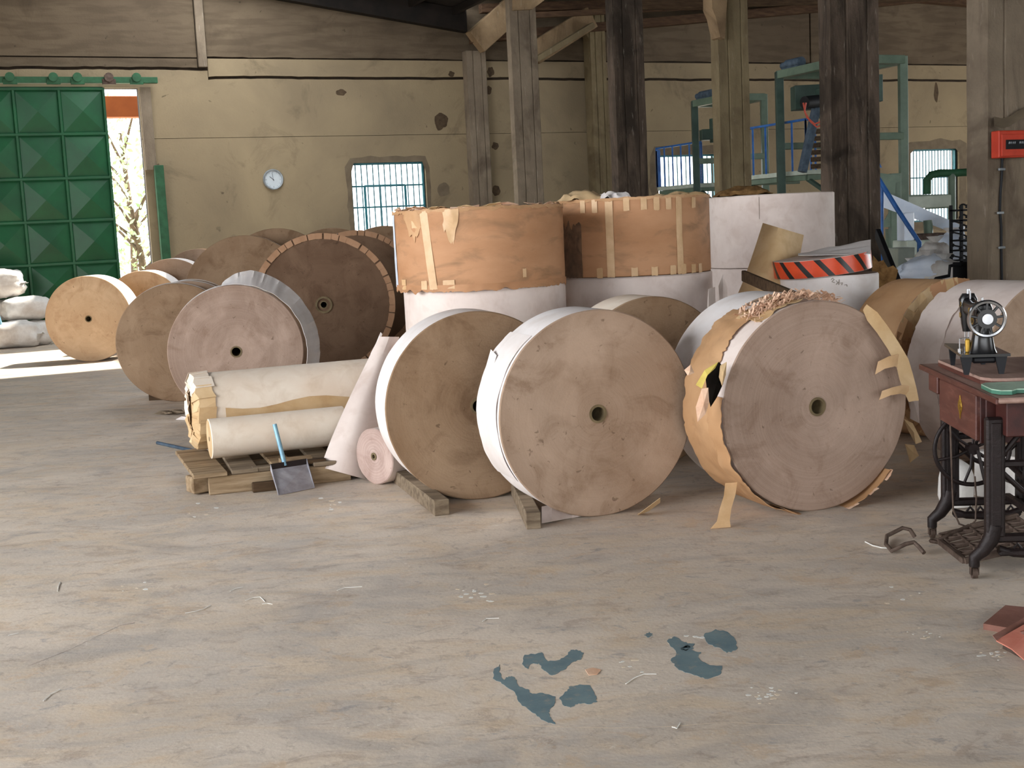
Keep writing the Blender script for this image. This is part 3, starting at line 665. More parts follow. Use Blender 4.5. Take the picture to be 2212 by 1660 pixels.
# ragged pocket with yellow and white linings on its left
def poly3(par, pts, mt, name, th=.003):
    # crumpled leaf from an outline of (px, py, Y): fan with a raised middle
    P = [at(*q) for q in pts]; c = sum(P, Vector()) / len(P) + Vector((0, -.02, 0)); m = MB(); n = len(P)
    d = Vector((0, th, 0)); m.add(P + [c] + [p + d for p in P] + [c + d], [(i, (i + 1) % n, n) for i in range(n)] + [(n + 1 + (i + 1) % n, n + 1 + i, 2 * n + 1) for i in range(n)] + [(i, n + 1 + i, n + 1 + (i + 1) % n, (i + 1) % n) for i in range(n)])
    return m.build(name, mt, par, world=par is not None)
M['yellow'] = simple('yellowed_lining', srgb(206, 186, 96), srgb(176, 150, 70), 9, .7)
poly3(rB, [(1553, 782, 6.02), (1568, 800, 6.0), (1562, 830, 6.0), (1548, 860, 6.0), (1535, 880, 6.0), (1528, 850, 6.02), (1524, 815, 6.03)], M['dark'], 'wrap_tear_shade')  # black leaf; the shade within the torn opening is painted on
poly3(rB, [(1503, 832, 5.98), (1522, 800, 5.97), (1552, 782, 5.97), (1545, 796, 5.97), (1522, 812, 5.96), (1516, 840, 5.96)], M['yellow'], 'yellow_lining_scrap')
poly3(rB, [(1516, 840, 5.95), (1530, 838, 5.94), (1532, 870, 5.93), (1524, 895, 5.93), (1507, 912, 5.94), (1503, 880, 5.95)], M['rag'], 'white_lining_scrap')
poly3(rB, [(1556, 790, 5.98), (1570, 782, 5.98), (1568, 810, 5.97), (1560, 835, 5.97), (1553, 815, 5.97)], M['kraft_light'], 'curled_wrap_scrap')
poly3(rB, [(1478, 800, 6.0), (1492, 788, 6.0), (1500, 806, 5.98), (1486, 812, 5.98)], M['rag'], 'torn_flake')
# peeled tan strips on the right rim
strip(rB, [at(1868, 664, 6.29), at(1884, 684, 6.28), at(1908, 712, 6.27), at(1930, 748, 6.28), (at(1948, 782, 6.29)), at(1958, 815, 6.3), at(1967, 845, 6.3), at(1974, 866, 6.3)], [Vector((.02, 0, .02))] + [Vector((.055, 0, .03))] * 2 + [Vector((.065, 0, .03))] * 3 + [Vector((.07, 0, .012)), Vector((.05, 0, .0))], M['kraft_light'], 'peeled_rim_strip', jag=.005)
strip(rB, [at(1893, 796, 6.28), at(1915, 784, 6.27), at(1938, 778, 6.29), at(1958, 790, 6.31)], Vector((.02, 0, .06)), M['tape'], 'loose_tape', jag=.004)
strip(rB, [at(1902, 855, 6.28), at(1925, 846, 6.27), at(1948, 840, 6.29), at(1974, 846, 6.31)], Vector((.012, 0, .045)), M['tape'], 'loose_tape', jag=.004)
# heap of torn paper strips lying on its top
m = MB()
for k in range(170):
    f = random.random(); t = R(122 - 48 * f + J(3)); y = .03 + .26 * (1 - f) * random.random() + .05 * f
    r = RB + .008 + random.random() * .05 * (1 - abs(f - .45)); L = random.uniform(.03, .11); w_ = random.uniform(.006, .016)
    d = Vector((math.sin(t) * 1, J(.5), -math.cos(t))).normalized(); sd = Vector((J(.4), 1, J(.6))).normalized(); nrm = Vector((math.cos(t), 0, math.sin(t)))
    p = Vector((r * math.cos(t), y, RB + r * math.sin(t))); G = []
    cu = J(.35)
    for i in range(5):
        s = i / 4 - .5; c = p + d * L * s + nrm * (.012 * math.sin(i * 2 + k) + cu * L * s * s)
        G.append([c - sd * w_ / 2, c + sd * w_ / 2])
    m.sheet(G, .0015)
o = m.build('torn_strips', M['rag'], rB); o['kind'] = 'stuff'
shell(rB, RB, 96, 124, .02, .26, .012, 'kraft_wrapper', M['kraft_light'], 20, 5, .002, .02, .03, .05, 33)
# loose flaps at the foot of the white flap below reel A
m = MB(); G = [[onz(1170 + 22 * j, 1131 - 4 * j - 9 * i, .006 + .012 * i + .006 * math.sin(j * 1.7)) for j in range(7)] for i in range(5)]; m.sheet(G, .0015)
o = m.build('paper_flap', M['pinkwhite']); tag(o, 'white paper flap crushed under the middle front reel', 'paper')
m = MB(); G = [[at(1378 + 12 * j, 1112 - 9 * j + 5 * i, 6.25 + .03 * i) - Vector((0, 0, .0)) for j in range(5)] for i in range(3)]
for r_ in G:
    for p in r_: p.z = max(p.z, .004)
m.sheet(G, .0015); m.build('torn_wrap_edge', M['kraft_light'], rA, world=True)
# chocks
def timber(p, q, w_, h, mt, label, name='timber_chock', cat='timber', z=None):
    p = Vector(p); q = Vector(q); mid = (p + q) / 2; th = MB(); th.bar(p + Vector((0, 0, h / 2)), q + Vector((0, 0, h / 2)), w_, h, b=.004)
    o = th.build(name, mt, None, loc=mid); tag(o, label, cat); return o
timber((-.405, 6.50, 0), (-.76, 7.62, 0), .085, .085, M['wood_grey'], 'grey square timber wedged under the left front reel')
timber((.075, 6.10, 0), (.0, 6.95, 0), .075, .085, M['wood_grey'], 'short square timber wedged under the middle front reel')

# right-hand reels
rE = reel('brown kraft-wrapped reel behind the sewing machine table, between two bare-faced reels', 2.86, 8.02, .52, .42, R(27), M['face_pink'], M['kraft'], seed=21)
for k in range(17):
    t = R(60 + k * 11.5); nrm = Vector((math.cos(t), 0, math.sin(t))); tg = Vector((-math.sin(t), 0, math.cos(t))); c = Vector((0, 0, .52)); L = random.uniform(.09, .19)
    G = []
    for i in range(4):
        r = .528 - L * i / 3; y = -.006 - .014 * (i > 0) - random.random() * .012; wd = .075 * (1 - .12 * i)
        G.append([c + nrm * r + tg * (wd * s + J(.006)) + Vector((0, y + J(.004), 0)) for s in (-1, 0, 1)])
    m = MB(); m.sheet(G, .002); m.build('folded_wrap_flap', random.choice([M['kraft'], M['kraft_light'], M['kraft_grey']]), rE)
rF = reel('big pinkish-cream reel at the right edge behind the sewing machine', 2.99, 6.9, .535, .50, R(30), M['face_tan'], M['pinkwhite'], seed=25)
shell(rF, .535, 118, 206, .30, .52, lambda s: .005 + .008 * math.sin(s * 7) ** 2, 'loose_outer_sheet', M['pinkwhite'], 60, 5, .002, .004, .012, .01, 4)
# scraps between them
for k, pts in enumerate([[(1952, 905, 6.9), (1972, 915, 6.9), (1992, 955, 6.85), (1978, 960, 6.85), (1962, 930, 6.9)], [(1968, 850, 7.0), (1984, 862, 7.0), (1986, 915, 6.95), (1966, 905, 7.0)], [(1955, 960, 7.0), (1975, 962, 7.0), (1985, 985, 7.0), (1966, 1000, 7.0)]]):
    P = [at(*q) for q in pts]; zmin = min(p.z for p in P)
    poly3(rE, pts, M['kraft_light'] if k != 1 else M['pinkwhite'], 'hanging_wrap_scrap')
m = MB(); c0 = onz(2062, 1108, 0)
m.lathe([(.01, 0), (.075, .01), (.088, .06), (.086, .15), (.07, .21), (.03, .24), (.002, .245)], (0, 0, 0), 'Z', 24); 
for p in m.v:
    f = 1 + .1 * noise.noise(p * 9); p.x *= f; p.y *= f
o = m.build('small_sack', M['sack'], smooth=60); o.location = c0 + Vector((.05, .12, 0)); tag(o, 'small grey-white bundle on the floor behind the sewing table legs', 'sack')
# white printed carton behind the table on the right
m = MB(); m.bev((0, 0, .12), (.5, .35, .24), b=.004); o = m.build('carton', M['sack']); o.location = onz(2240, 1120, 0) + Vector((.2, .5, 0)); o.rotation_euler = (0, 0, .5); tag(o, 'low pale carton on the floor behind the table at the right edge', 'box')

# ------------------------------------------------------------------ standing reels (axis vertical)
def standing(label, cx, cy, Rr, z0, z1, tm, fm, seed=0, rot=(0, 0, 0), name='standing_paper_reel', wob=.006, cat='paper reel'):
    th = thing(name, label, cat, (cx, cy, z0), rot=rot); H = z1 - z0; n = 96; L = 8; vs = []; fs = []; mi = []
    for i in range(n):
        t = 2 * math.pi * i / n
        def rad(z): return Rr * (1 + wob * noise.noise(Vector((math.cos(t) * 1.8, math.sin(t) * 1.8, seed + z * 1.3))) + wob * .4 * noise.noise(Vector((math.cos(t) * 9, math.sin(t) * 9, seed + z * 6))))
        pr = [(.05, 0), (Rr - .006, 0)] + [(rad(H * k / L), H * (.01 + .98 * k / L)) for k in range(L + 1)] + [(Rr - .008, H), (.05, H)]
        vs += [(r * math.cos(t), r * math.sin(t), z) for r, z in pr]; np_ = len(pr)
    for i in range(n):
        j = (i + 1) % n
        for k in range(np_ - 1): fs.append((i * np_ + k, j * np_ + k, j * np_ + k + 1, i * np_ + k + 1)); mi.append(0 if 1 <= k <= np_ - 3 else 1)
    m = MB(); m.add(vs, fs); m.m = mi; m.build('wound_paper', [tm, fm], th, smooth=35)
    m = MB(); m.lathe([(.038, -.0), (.05, -.0), (.05, H + .002), (.038, H + .002), (.038, 0)], n=24); m.build('core_tube', M['core'], th, smooth=35)
    return th
def vshell(par, Rr, t0, t1, z0, z1, off, name, mt, nt=30, nz=6, th=.002, rough=.003, jt=0, jb=0, seed=0, lean=0, vee=0):
    G = []
    for i in range(nt + 1):
        tt = t0 + (t1 - t0) * i / nt; row = []
        a = z0 + jb * (noise.noise(Vector((i * .22, seed, 1))) * .7 + .35 * noise.noise(Vector((i * .9, seed, 1)))) + vee * abs(2 * i / nt - 1) ** 1.3; b = z1 + jt * (noise.noise(Vector((i * .22, seed, 5))) * .7 + .35 * noise.noise(Vector((i * .9, seed, 5))))
        for j in range(nz + 1):
            z = a + (b - a) * j / nz; t = R(tt + lean * (j / nz)); r = Rr + off + rough * noise.noise(Vector((t * 8, z * 9, seed)))
            row.append((r * math.cos(t), r * math.sin(t), z))
        G.append(row)
    m = MB(); m.sheet(G, th); return m.build(name, mt, par, smooth=40)
s1, s2, s3 = (-.17, 8.24), (.91, 8.98), (2.37, 11.15)
standing('pinkish white reel lying flat as the base of the left taped stack', s1[0] + .02, s1[1] + .02, .535, .115, 1.145, M['pinkwhite'], M['face_tan'], 1)
k1 = standing('brown kraft-wrapped reel with long tape, top of the left stack', s1[0], s1[1], .555, 1.15, 1.635, M['kraft_grey'], M['face_brown'], 2, wob=.008)
standing('pinkish white reel lying flat as the base of the middle taped stack', s2[0] + .03, s2[1] + .02, .535, .115, 1.135, M['pinkwhite'], M['face_tan'], 3)
k2 = standing('brown wrapped reel with rows of tape tabs, top of the middle stack', s2[0], s2[1], .553, 1.14, 1.665, M['kraft_grey'], M['face_brown'], 4, wob=.008)
standing('grey-pink reel lying flat as the base of the right unwrapped stack', s3[0], s3[1], .54, .115, 1.06, M['pinkwhite'], M['face_tan'], 5)
k3 = standing('smooth white reel lying flat on top of the right stack, next to the dark column', s3[0], s3[1], .55, 1.065, 1.685, M['pinkwhite'], M['face_brown'], 6, wob=.003)
# tape and torn wrap on the brown tops (angle 270 faces the camera)
vshell(k1, .555, 236, 242, -.004, .482, .005, 'wrap_tape', M['tape'], 8, 8, .002, .004, .01, .01, 1, -5)
for a_, b_, z0, z1 in [(223, 228, .38, .483), (299, 301.5, .045, .1), (229, 234, -.002, .05), (206, 212, -.002, .06), (246, 254, -.002, .05)]: vshell(k1, .555, a_, b_, z0, z1, .005, 'wrap_tape', M['tape'], 4, 3, .002, .003, .01, .01, a_)
vshell(k1, .555, 247, 259, .27, .485, .007, 'torn_wrap_patch', M['tape'], 24, 8, .002, .012, .01, .06, 12, 0, .16)
vshell(k1, .555, 216, 234, .30, .486, .010, 'torn_wrap_patch', M['kraft'], 28, 8, .002, .018, .01, .08, 15, 0, .14)
vshell(k1, .555, 181, 196, 0.01, .49, .004, 'plastic_edge', M['film'], 8, 8, .001, .006, .01, .01, 2)
vshell(k1, .555, 188, 356, -.02, .022, .004, 'ragged_lower_edge', M['kraft_grey'], 120, 3, .002, .006, .004, .03, 5)
vshell(k1, .557, 188, 356, .472, .492, .003, 'ragged_upper_edge', M['kraft'], 120, 3, .002, .006, .012, .02, 8)
for k in range(26):
    t = R(random.uniform(190, 350)); p = Vector((.52 * math.cos(t), .52 * math.sin(t), .492)); m = MB(); d = Vector((-math.sin(t), math.cos(t), J(.25))) * random.uniform(.03, .1); s_ = Vector((math.cos(t), math.sin(t), J(.6))) * .02
    m.sheet([[p - d - s_, p - d + s_], [p + s_ * J(1) - s_, p + s_ + Vector((0, 0, .012))], [p + d - s_, p + d + s_]], .002); m.build('torn_flake', random.choice([M['kraft_light'], M['rag'], M['kraft']]), k1)
vshell(k2, .553, 246, 251.5, 0, .52, .005, 'wrap_tape', M['tape'], 8, 8, .002, .003, .01, .01, 3, 0)
vshell(k2, .553, 297, 302, 0, .52, .005, 'wrap_tape', M['tape'], 8, 8, .002, .006, .01, .01, 4, 0)
for a_ in (226, 236, 259, 271, 280, 289, 312): vshell(k2, .553, a_, a_ + 4.2, .44, .525, .005, 'wrap_tape', M['tape'], 4, 3, .002, .003, .01, .014, a_)
for a_ in (238, 263, 277, 291, 300, 310, 318): vshell(k2, .553, a_, a_ + 4.5, -.002, .06, .005, 'wrap_tape', M['tape'], 4, 3, .002, .003, .014, .01, a_)
vshell(k2, .553, 184, 226, 0, .36, .005, 'scuffed_wrap', M['scuff'], 50, 6, .002, .006, .14, .01, 9)
vshell(k2, .555, 188, 356, .512, .532, .003, 'ragged_upper_edge', M['kraft'], 120, 3, .002, .006, .012, .012, 18)
vshell(k3, .55, 248, 248.3, .42, .6, .002, 'fine_crack', M['patch_grey'], 2, 6, .0015, .002, .02, .02, 9)
# stuff lying on the stacks
def crumple(name, c, sx, sy, sz, mt, label, cat, n=14, seed=0, amp=.35, parent=None):
    m = MB(); G = []
    for i in range(n + 1):
        row = []
        for j in range(n + 1):
            x = (i / n - .5); y = (j / n - .5); hgt = max(0, 1 - (2 * x) ** 2) ** .5 * max(0, 1 - (2 * y) ** 2) ** .5
            z = hgt * (1 - amp * .5) + amp * noise.noise(Vector((x * 5 + seed, y * 5, seed))) + .15 * noise.noise(Vector((x * 14, y * 14, seed)))
            row.append((x * sx * (1 + .2 * noise.noise(Vector((y * 4, seed, 3)))), y * sy * (1 + .2 * noise.noise(Vector((x * 4, seed, 7)))), max(0.003, z * sz)))
        G.append(row)
    m.sheet(G, .002); o = m.build(name, mt, parent, smooth=30)
    if parent is None: o.location = c; tag(o, label, cat)
    return o
crumple('crumpled_wrap', Vector((.55, 8.75, 1.666)), .30, .30, .085, M['kraft_light'], 'crumpled brown paper on the left of the middle stack', 'paper', seed=3)
crumple('paper_scrap', Vector((.76, 8.66, 1.666)), .22, .20, .06, M['white'], 'crumpled white paper scrap on top of the middle stack', 'paper', seed=8, amp=.7)
crumple('cardboard_scrap', Vector((1.22, 8.68, 1.666)), .34, .22, .035, M['kraft_light'], 'flat torn cardboard scrap on the right of the middle stack', 'cardboard', seed=12, amp=.8)
crumple('fibre_bundle', Vector((2.08, 10.92, 1.686)), .46, .36, .09, M['bundle'], 'brown fibrous bundle on top of the white right stack', 'bundle', seed=17, amp=.3)
m = MB(); p = at(1545, 432, 12.2); m.bev((0, 0, .1), (.045, .02, .22)); o = m.build('white_board', M['pinkwhite']); o.location = (p.x, p.y, 1.6)
bpy.data.objects.remove(o)
# pallets under the stacks
def pallet(c, rz, L, W_, H, label, mt, nb=5):
    th = thing('pallet', label, 'pallet', c, rz)
    for k in (-1, 0, 1): m = MB(); m.bev((0, k * (W_ / 2 - .05), (H - .02) / 2), (L, .09, H - .02)); m.build('stringer', mt, th)
    for k in range(nb):
        x = -L / 2 + .05 + (L - .1) * k / (nb - 1); m = MB(); m.bev((x + J(.008), J(.01), H - .01), (.10, W_, .02)); m.build('deck_board', mt, th)
    return th
pallet((s1[0], s1[1], 0), A, 1.05, 1.05, .112, 'timber pallet under the left taped stack', M['wood_grey'])
pallet((s2[0], s2[1], 0), A, 1.05, 1.05, .112, 'timber pallet under the middle taped stack', M['wood_grey'])
pallet((s3[0], s3[1], 0), A, 1.05, 1.05, .112, 'timber pallet under the right white stack', M['wood_grey'])
# right small stack: white reel with striped reel on it
S_ = (2.35, 9.12)
sm = standing('narrow white standing reel under the orange striped one', S_[0], S_[1], .355, 0, 1.06, M['white'], M['face_pink'], 31, wob=.003)
# pencil scrawl on its side
m = MB()
def spt(px, py): 
    d = ray(px, py); ox, oy = -S_[0], -S_[1]; a = d.x * d.x + d.y * d.y; b = 2 * (ox * d.x + oy * d.y); c = ox * ox + oy * oy - .358 ** 2; t = (-b - math.sqrt(b * b - 4 * a * c)) / (2 * a); return CAMP + d * t
for st in [[(1795, 604), (1799, 601), (1802, 604), (1797, 609), (1803, 611)], [(1806, 606), (1810, 611), (1806, 615)], [(1813, 604), (1812, 616)], [(1815, 612), (1820, 611), (1818, 616)], [(1824, 616), (1829, 615), (1830, 619)]]:
    m.tube([spt(*q) for q in st], .0022, 4)
m.build('pencil_scrawl', M['patch_grey'], sm, world=True)
T_ = thing('striped_reel', 'flat narrow reel edged with orange and black hazard tape, lying tilted on the white reel', 'paper reel', (S_[0] - .05, S_[1] - .04, 1.075), rot=(R(1.5), R(-5.0), 0))
n = 80; r_ = .345; h = .125
m = MB(); m.lathe([(.04, .0), (r_, .0), (r_, h), (.04, h), (.04, 0)], n=n); m.build('wound_paper', M['pinkwhite'], T_, smooth=35)
def band(t0, t1, mt, nm, sl=16):
    G = []
    for i in range(7):
        row = []
        for j in range(5):
            t = R(t0 + (t1 - t0) * i / 6 - sl * (j / 4)); row.append(((r_ + .004) * math.cos(t), (r_ + .004) * math.sin(t), .002 + (h - .004) * j / 4))
        G.append(row)
    m = MB(); m.sheet(G, .002); m.build(nm, mt, T_, smooth=40)
a = 150
while a < 510:
    band(a, a + 16.5, M['orange'], 'orange_tape_stripe'); band(a + 16.5, a + 24, M['tape_black'], 'black_tape_stripe'); a += 24
pc = []
m = MB(); C4 = [at(1724, 551, 8.9), at(1838, 541, 8.9), at(1881, 551, 9.0), at(1868, 521, 9.25), at(1800, 535, 9.3)]
G = []
for i in range(8):
    row = []
    for j in range(6):
        s, t = i / 7, j / 5
        p = at(1724 + 157 * s, 552 - 3 * s - (4 + 27 * s) * t, 8.82 + .35 * t); p.z += .010 * noise.noise(Vector((s * 4, t * 4, 1))); row.append(p)
    G.append(row)
m.sheet(G, .002); pcn = G[4][3]; o = m.build('paper_sheet', M['white'], loc=pcn); tag(o, 'curled white paper sheet lying on the striped reel', 'paper')
# tall folded kraft paper tube leaning in front of the white stack
G = []
for i in range(13):
    s = i / 12; row = []
    for j in range(9):
        t = j / 8
        xl = 1578 + 70 * s ** .8; xr = 1690 + 46 * s ** .6; y = 664 - 182 * s + 26 * t * s
        row.append(at(xl + (xr - xl) * t, y, 9.15 + .25 * s - .16 * math.sin(math.pi * t) + .02 * noise.noise(Vector((s * 5, t * 4, 0)))))
    G.append(row)
m = MB(); m.sheet(G, .003); ref = Vector((G[0][4].x, G[0][4].y, G[0][4].z)); o = m.build('kraft_paper_sheet', M['kraft_light'], smooth=45, loc=ref); tag(o, 'tall curved kraft paper sheet leaning against the white right stack', 'paper')
for k, (pts) in enumerate([[(1542, 948, 8.3), (1552, 618, 8.3), (1562, 592, 8.35), (1571, 622, 8.35), (1570, 948, 8.3)], [(1510, 955, 8.2), (1530, 625, 8.2), (1545, 620, 8.25), (1552, 955, 8.2)]]):
    o = poly3(None, pts, M['pinkwhite'], 'paper_scrap'); tag(o, ['pointed pinkish paper offcut standing right of the middle stack', 'folded pinkish paper offcut above the cream-wrapped reel'][k], 'paper')
p, q = at(1606, 596, 8.6), at(1765, 664, 7.0)
m = MB(); m.bar(p, q, .03, .075, b=.005); o = m.build('timber_plank', M['wood_dark'], loc=(p + q) / 2); tag(o, 'dark plank lying slantwise above the torn reel, below the kraft sheet', 'timber')
# torn cardboard and black slab
P = [(1886, 552), (1898, 566), (1908, 562), (1918, 578), (1930, 574), (1940, 584), (1934, 612), (1924, 640), (1912, 880), (1870, 880)]
m = MB(); m.prism([at(x, y, 9.9) for x, y in P], (0, .012, 0)); ref = at(1905, 665, 9.9); o = m.build('torn_cardboard', M['bundle'], loc=ref); tag(o, 'torn brown cardboard sheet behind the narrow white reel', 'cardboard')
p, q = at(1896, 505, 12.8), at(1950, 640, 11.6); q2 = q + (q - p).normalized() * .6
m = MB(); m.bar(p, q2, .05, .11, b=.005); o = m.build('black_slab', M['matt_black'], loc=q2); tag(o, 'black bar leaning diagonally right of the broad dark column', 'bar')

# ------------------------------------------------------------------ left group of reels
rG = reel('grey-tan faced reel with peeling white outer paper, front of the left group', -2.338, 10.586, .569, .34, R(12.5), M['face_pink'], M['white'], seed=41, core=.037)
shell(rG, .569, 98, -14, -.005, lambda s: .22, lambda s: .003 + .030 * s, 'peeling_outer_paper', M['white'], 90, 6, .003, .005, .006, .05, 6, lambda s: .125 * min(1, s * 5) ** .7)
rH = reel('brown-faced reel on the floor, left of the grey-tan one in the left group', -3.18, 11.893, .568, .30, R(14), M['face_brown'], M['pinkwhite'], seed=42)
q = bk((-3.18, 11.893), R(14), .34); reel('white-edged reel second behind the brown-faced floor reel', q[0] + .12, q[1], .572, .30, R(14), M['face_tan'], M['white'], seed=43)
q = bk((-3.18, 11.893), R(14), .68); reel('white-edged reel third behind the brown-faced floor reel', q[0] + .15, q[1], .572, .28, R(14), M['face_tan'], M['white'], seed=44)
m = MB(); p = onz(322, 866, 0); m.prism([p, p + Vector((.2, 0, 0)), p + Vector((.02, 0, .07)), p + Vector((0, 0, .07))], (0, .12, 0)); o = m.build('wedge', M['wood_dark'], loc=p); tag(o, 'dark wooden wedge under the brown-faced floor reel', 'wedge')
rI = reel('golden-tan reel alone at the far left in the sun patch', -5.61, 16.64, .572, .52, R(2), M['face_gold'], M['white'], seed=45, core=.034)
reel('sunlit golden reel behind the far left one', -5.26, 18.0, .575, .45, R(0), M['face_gold'], M['white'], seed=46)
reel('white-edged reel second behind the far left golden one', -5.0, 18.62, .60, .42, R(2), M['face_tan'], M['white'], .1, seed=47)
reel('brown-edged reel third behind the far left golden one', -4.75, 19.25, .62, .42, R(4), M['face_tan'], M['tabs'], .18, seed=48)
def tabs(par, Rr, W, n, a0=0, a1=360, mt=None):
    for k in range(n):
        t = R(a0 + (a1 - a0) * k / n + J(.8)); dt = R((a1 - a0) / n * .47)
        P = []
        for tt, rr in ((t - dt, Rr + .006), (t, Rr + .007), (t + dt, Rr + .006), (t + dt * .96, Rr - .052 + J(.004)), (t, Rr - .054), (t - dt * .96, Rr - .052 + J(.004))): P.append((rr * math.cos(tt), -.012 + J(.002), Rr + rr * math.sin(tt)))
        m = MB(); m.prism(P, (0, .008, 0)); m.build('wrap_tab', mt or M['tabs'], par)
bigs = []
rL = reel('biggest dark brown reel with a rim of folded tabs, front of the left back rows', -1.85, 12.51, .71, .5, R(9), M['face_shaded'], M['tabs'], .12, seed=51, core=.03); tabs(rL, .71, .5, 56)
m = MB(); m.lathe([(.065, -.012), (.085, -.012), (.085, .004), (.065, .004), (.065, -.012)], (0, 0, .71), 'Y', 28); m.build('core_rim', M['core'], rL, smooth=35)
rK = reel('brown big reel with white edge, left of the tabbed dark one', -3.03, 14.5, .70, .4, R(10), M['face_brown'], M['white'], .17, seed=52)
reel('brown-edged big reel behind the left big one', -2.78, 15.2, .70, .3, R(10), M['face_brown'], M['white'], .24, seed=53)
rM = reel('dark big reel with tabbed rim behind the biggest one, next to the window', -1.70, 14.2, .70, .42, R(9), M['face_shaded'], M['white'], .16, seed=54); tabs(rM, .70, .4, 56)
reel('white-edged big reel in the third row of the left group', -2.24, 16.2, .70, .36, R(8), M['face_brown'], M['white'], .22, seed=55)
reel('dim big reel at the rear of the left group below the window', -1.62, 16.9, .70, .36, R(8), M['face_brown'], M['tabs'], .22, seed=56)
for (x, y, h, wv, lab) in [(-1.85, 12.75, .12, 1.1, 'pallet under the biggest dark tabbed reel'), (-2.95, 14.7, .17, 1.1, 'pallet under the big brown reel with white edge'), (-1.72, 14.45, .16, 1.1, 'pallet under the dark reel next to the window'), (-2.7, 15.4, .24, .8, 'raised pallet behind the left big reel'), (-2.0, 16.6, .22, 1.4, 'pallet under the rear big reels of the left group'), (-4.95, 18.85, .1, .8, 'pallet under the second far left reel'), (-4.7, 19.5, .18, .8, 'pallet under the third far left reel')]:
    pallet((x, y, 0), R(9), wv, .42, h, lab, M['wood_grey'], 5)

# ------------------------------------------------------------------ long rolls, pallet, dustpan in the foreground left
def longroll(label, p, q, r, mt, fm, seed=0, name='paper_roll'):
    p = Vector(p); q = Vector(q); d = q - p; L = d.length; th = thing(name, label, 'paper roll', (p.x, p.y, p.z - r), math.atan2(d.y, d.x))
    n = 64; m = MB(); K = 22; vs = []; fs = []; mi = []
    for i in range(n):
        t = 2 * math.pi * i / n; prof = [(.015, .0)] + [(r * .97 * k / 6, .004 * noise.noise(Vector((k * 3, math.cos(t), seed)))) for k in range(1, 6)] + [(r - .006, 0)]
        for k in range(K + 1):
            x = .004 + (L - .008) * k / K; rr = r * (1 + .012 * noise.noise(Vector((x * 3, math.cos(t) * 1.5, math.sin(t) * 1.5 + seed))) + .004 * noise.noise(Vector((x * 14, math.cos(t) * 5, math.sin(t) * 5))))
            prof.append((rr, x))
        prof += [(r - .006, L), (.015, L)]
        vs += [(x, rr * math.cos(t), r + rr * math.sin(t)) for rr, x in prof]; N_ = len(prof)
    for i in range(n):
        j = (i + 1) % n
        for k in range(N_ - 1): fs.append((i * N_ + k, j * N_ + k, j * N_ + k + 1, i * N_ + k + 1)); mi.append(0 if 6 <= k <= N_ - 3 else 1)
    m.add(vs, fs); m.m = mi; m.build('wound_paper', [mt, fm], th, smooth=40); return th, L
pz = .165
O_, LO = longroll('thick long cream paper roll lying on the timber pallet', (-2.09, 8.10, pz + .245), (-.92, 8.58, pz + .245), .245, M['cream'], M['kraft_light'], 1)
P_, LP = longroll('thin long cream paper roll lying in front of the thick one', (-1.90, 7.66, pz + .125), (-1.10, 7.97, pz + .125), .125, M['cream'], M['kraft_light'], 2)
# wrapped ragged end of the thick roll
for k in range(20):
    t = R(k * 18); nrm = Vector((0, math.cos(t), math.sin(t))); tg = Vector((0, -math.sin(t), math.cos(t))); c = Vector((0, 0, .245)); G = []
    for i in range(4):
        rr = (.252, .248, .2, .14)[i]; x = (.10, -.008, -.028 - random.random() * .015, -.02)[i]
        G.append([c + nrm * (rr + J(.006)) + tg * (.05 * s) + Vector((x + J(.012), 0, 0)) for s in (-1, 0, 1)])
    m = MB(); m.sheet(G, .002); m.build('folded_end_flap', M['cream'] if k % 20 < 8 else M['kraft_light'], O_)
m = MB(); G = []
for i in range(8):
    row = []
    for j in range(10):
        a_ = R(172 + 5 * math.sin(j * .9) + i * 10); rr = .2555; row.append((.16 + j * .11, rr * math.cos(a_), .245 + rr * math.sin(a_)))
    G.append(row)
m.sheet(G, .0015); m.build('kraft_lower_wrap', M['kraft_light'], O_, smooth=40)
# pallet of loose boards
pl = thing('pallet', 'low timber pallet of rough boards under the long cream rolls', 'pallet', (-1.6, 7.55, 0), R(18))
def brd(c, L, W_, H, mt='wood', nm='board', dr=0): m = MB(); m.bev((0, 0, 0), (L, W_, H), Matrix.Rotation(dr, 3, 'Z'), .004); o = m.build(nm, M[mt], pl); o.location = c; return o
brd((.13, -.12, .055), .86, .045, .108, 'wood', 'stringer'); brd((.18, .30, .055), 1.0, .05, .108, 'wood_grey', 'stringer'); brd((.18, .75, .055), 1.0, .05, .108, 'wood_grey', 'stringer')
brd((.08, -.19, .03), .26, .035, .06, 'wood_dark'); brd((.62, -.1, .045), .32, .04, .06, 'wood_dark')
for k, (x, L_, w_, dr) in enumerate([(-.36, .98, .20, .05), (-.13, .94, .16, 0), (.10, .98, .13, .02), (.36, 1.0, .14, -.02), (.62, .95, .14, .03)]):
    brd((x + .05, .33, .124), w_, L_, .026, 'wood' if k % 2 == 0 else 'wood_grey', 'deck_board', dr)
brd((.05, -.10, .125), .17, .07, .028, 'wood_grey'); brd((.24, -.05, .147), .20, .08, .03, 'wood'); brd((.35, -.12, .14), .12, .05, .025, 'wood_dark')
m = MB(); m.bev((0, 0, .06), (.16, .12, .10), Matrix.Rotation(.3, 3, 'Z')); o = m.build('end_block', M['wood'], pl); o.location = (-.33, -.02, 0)
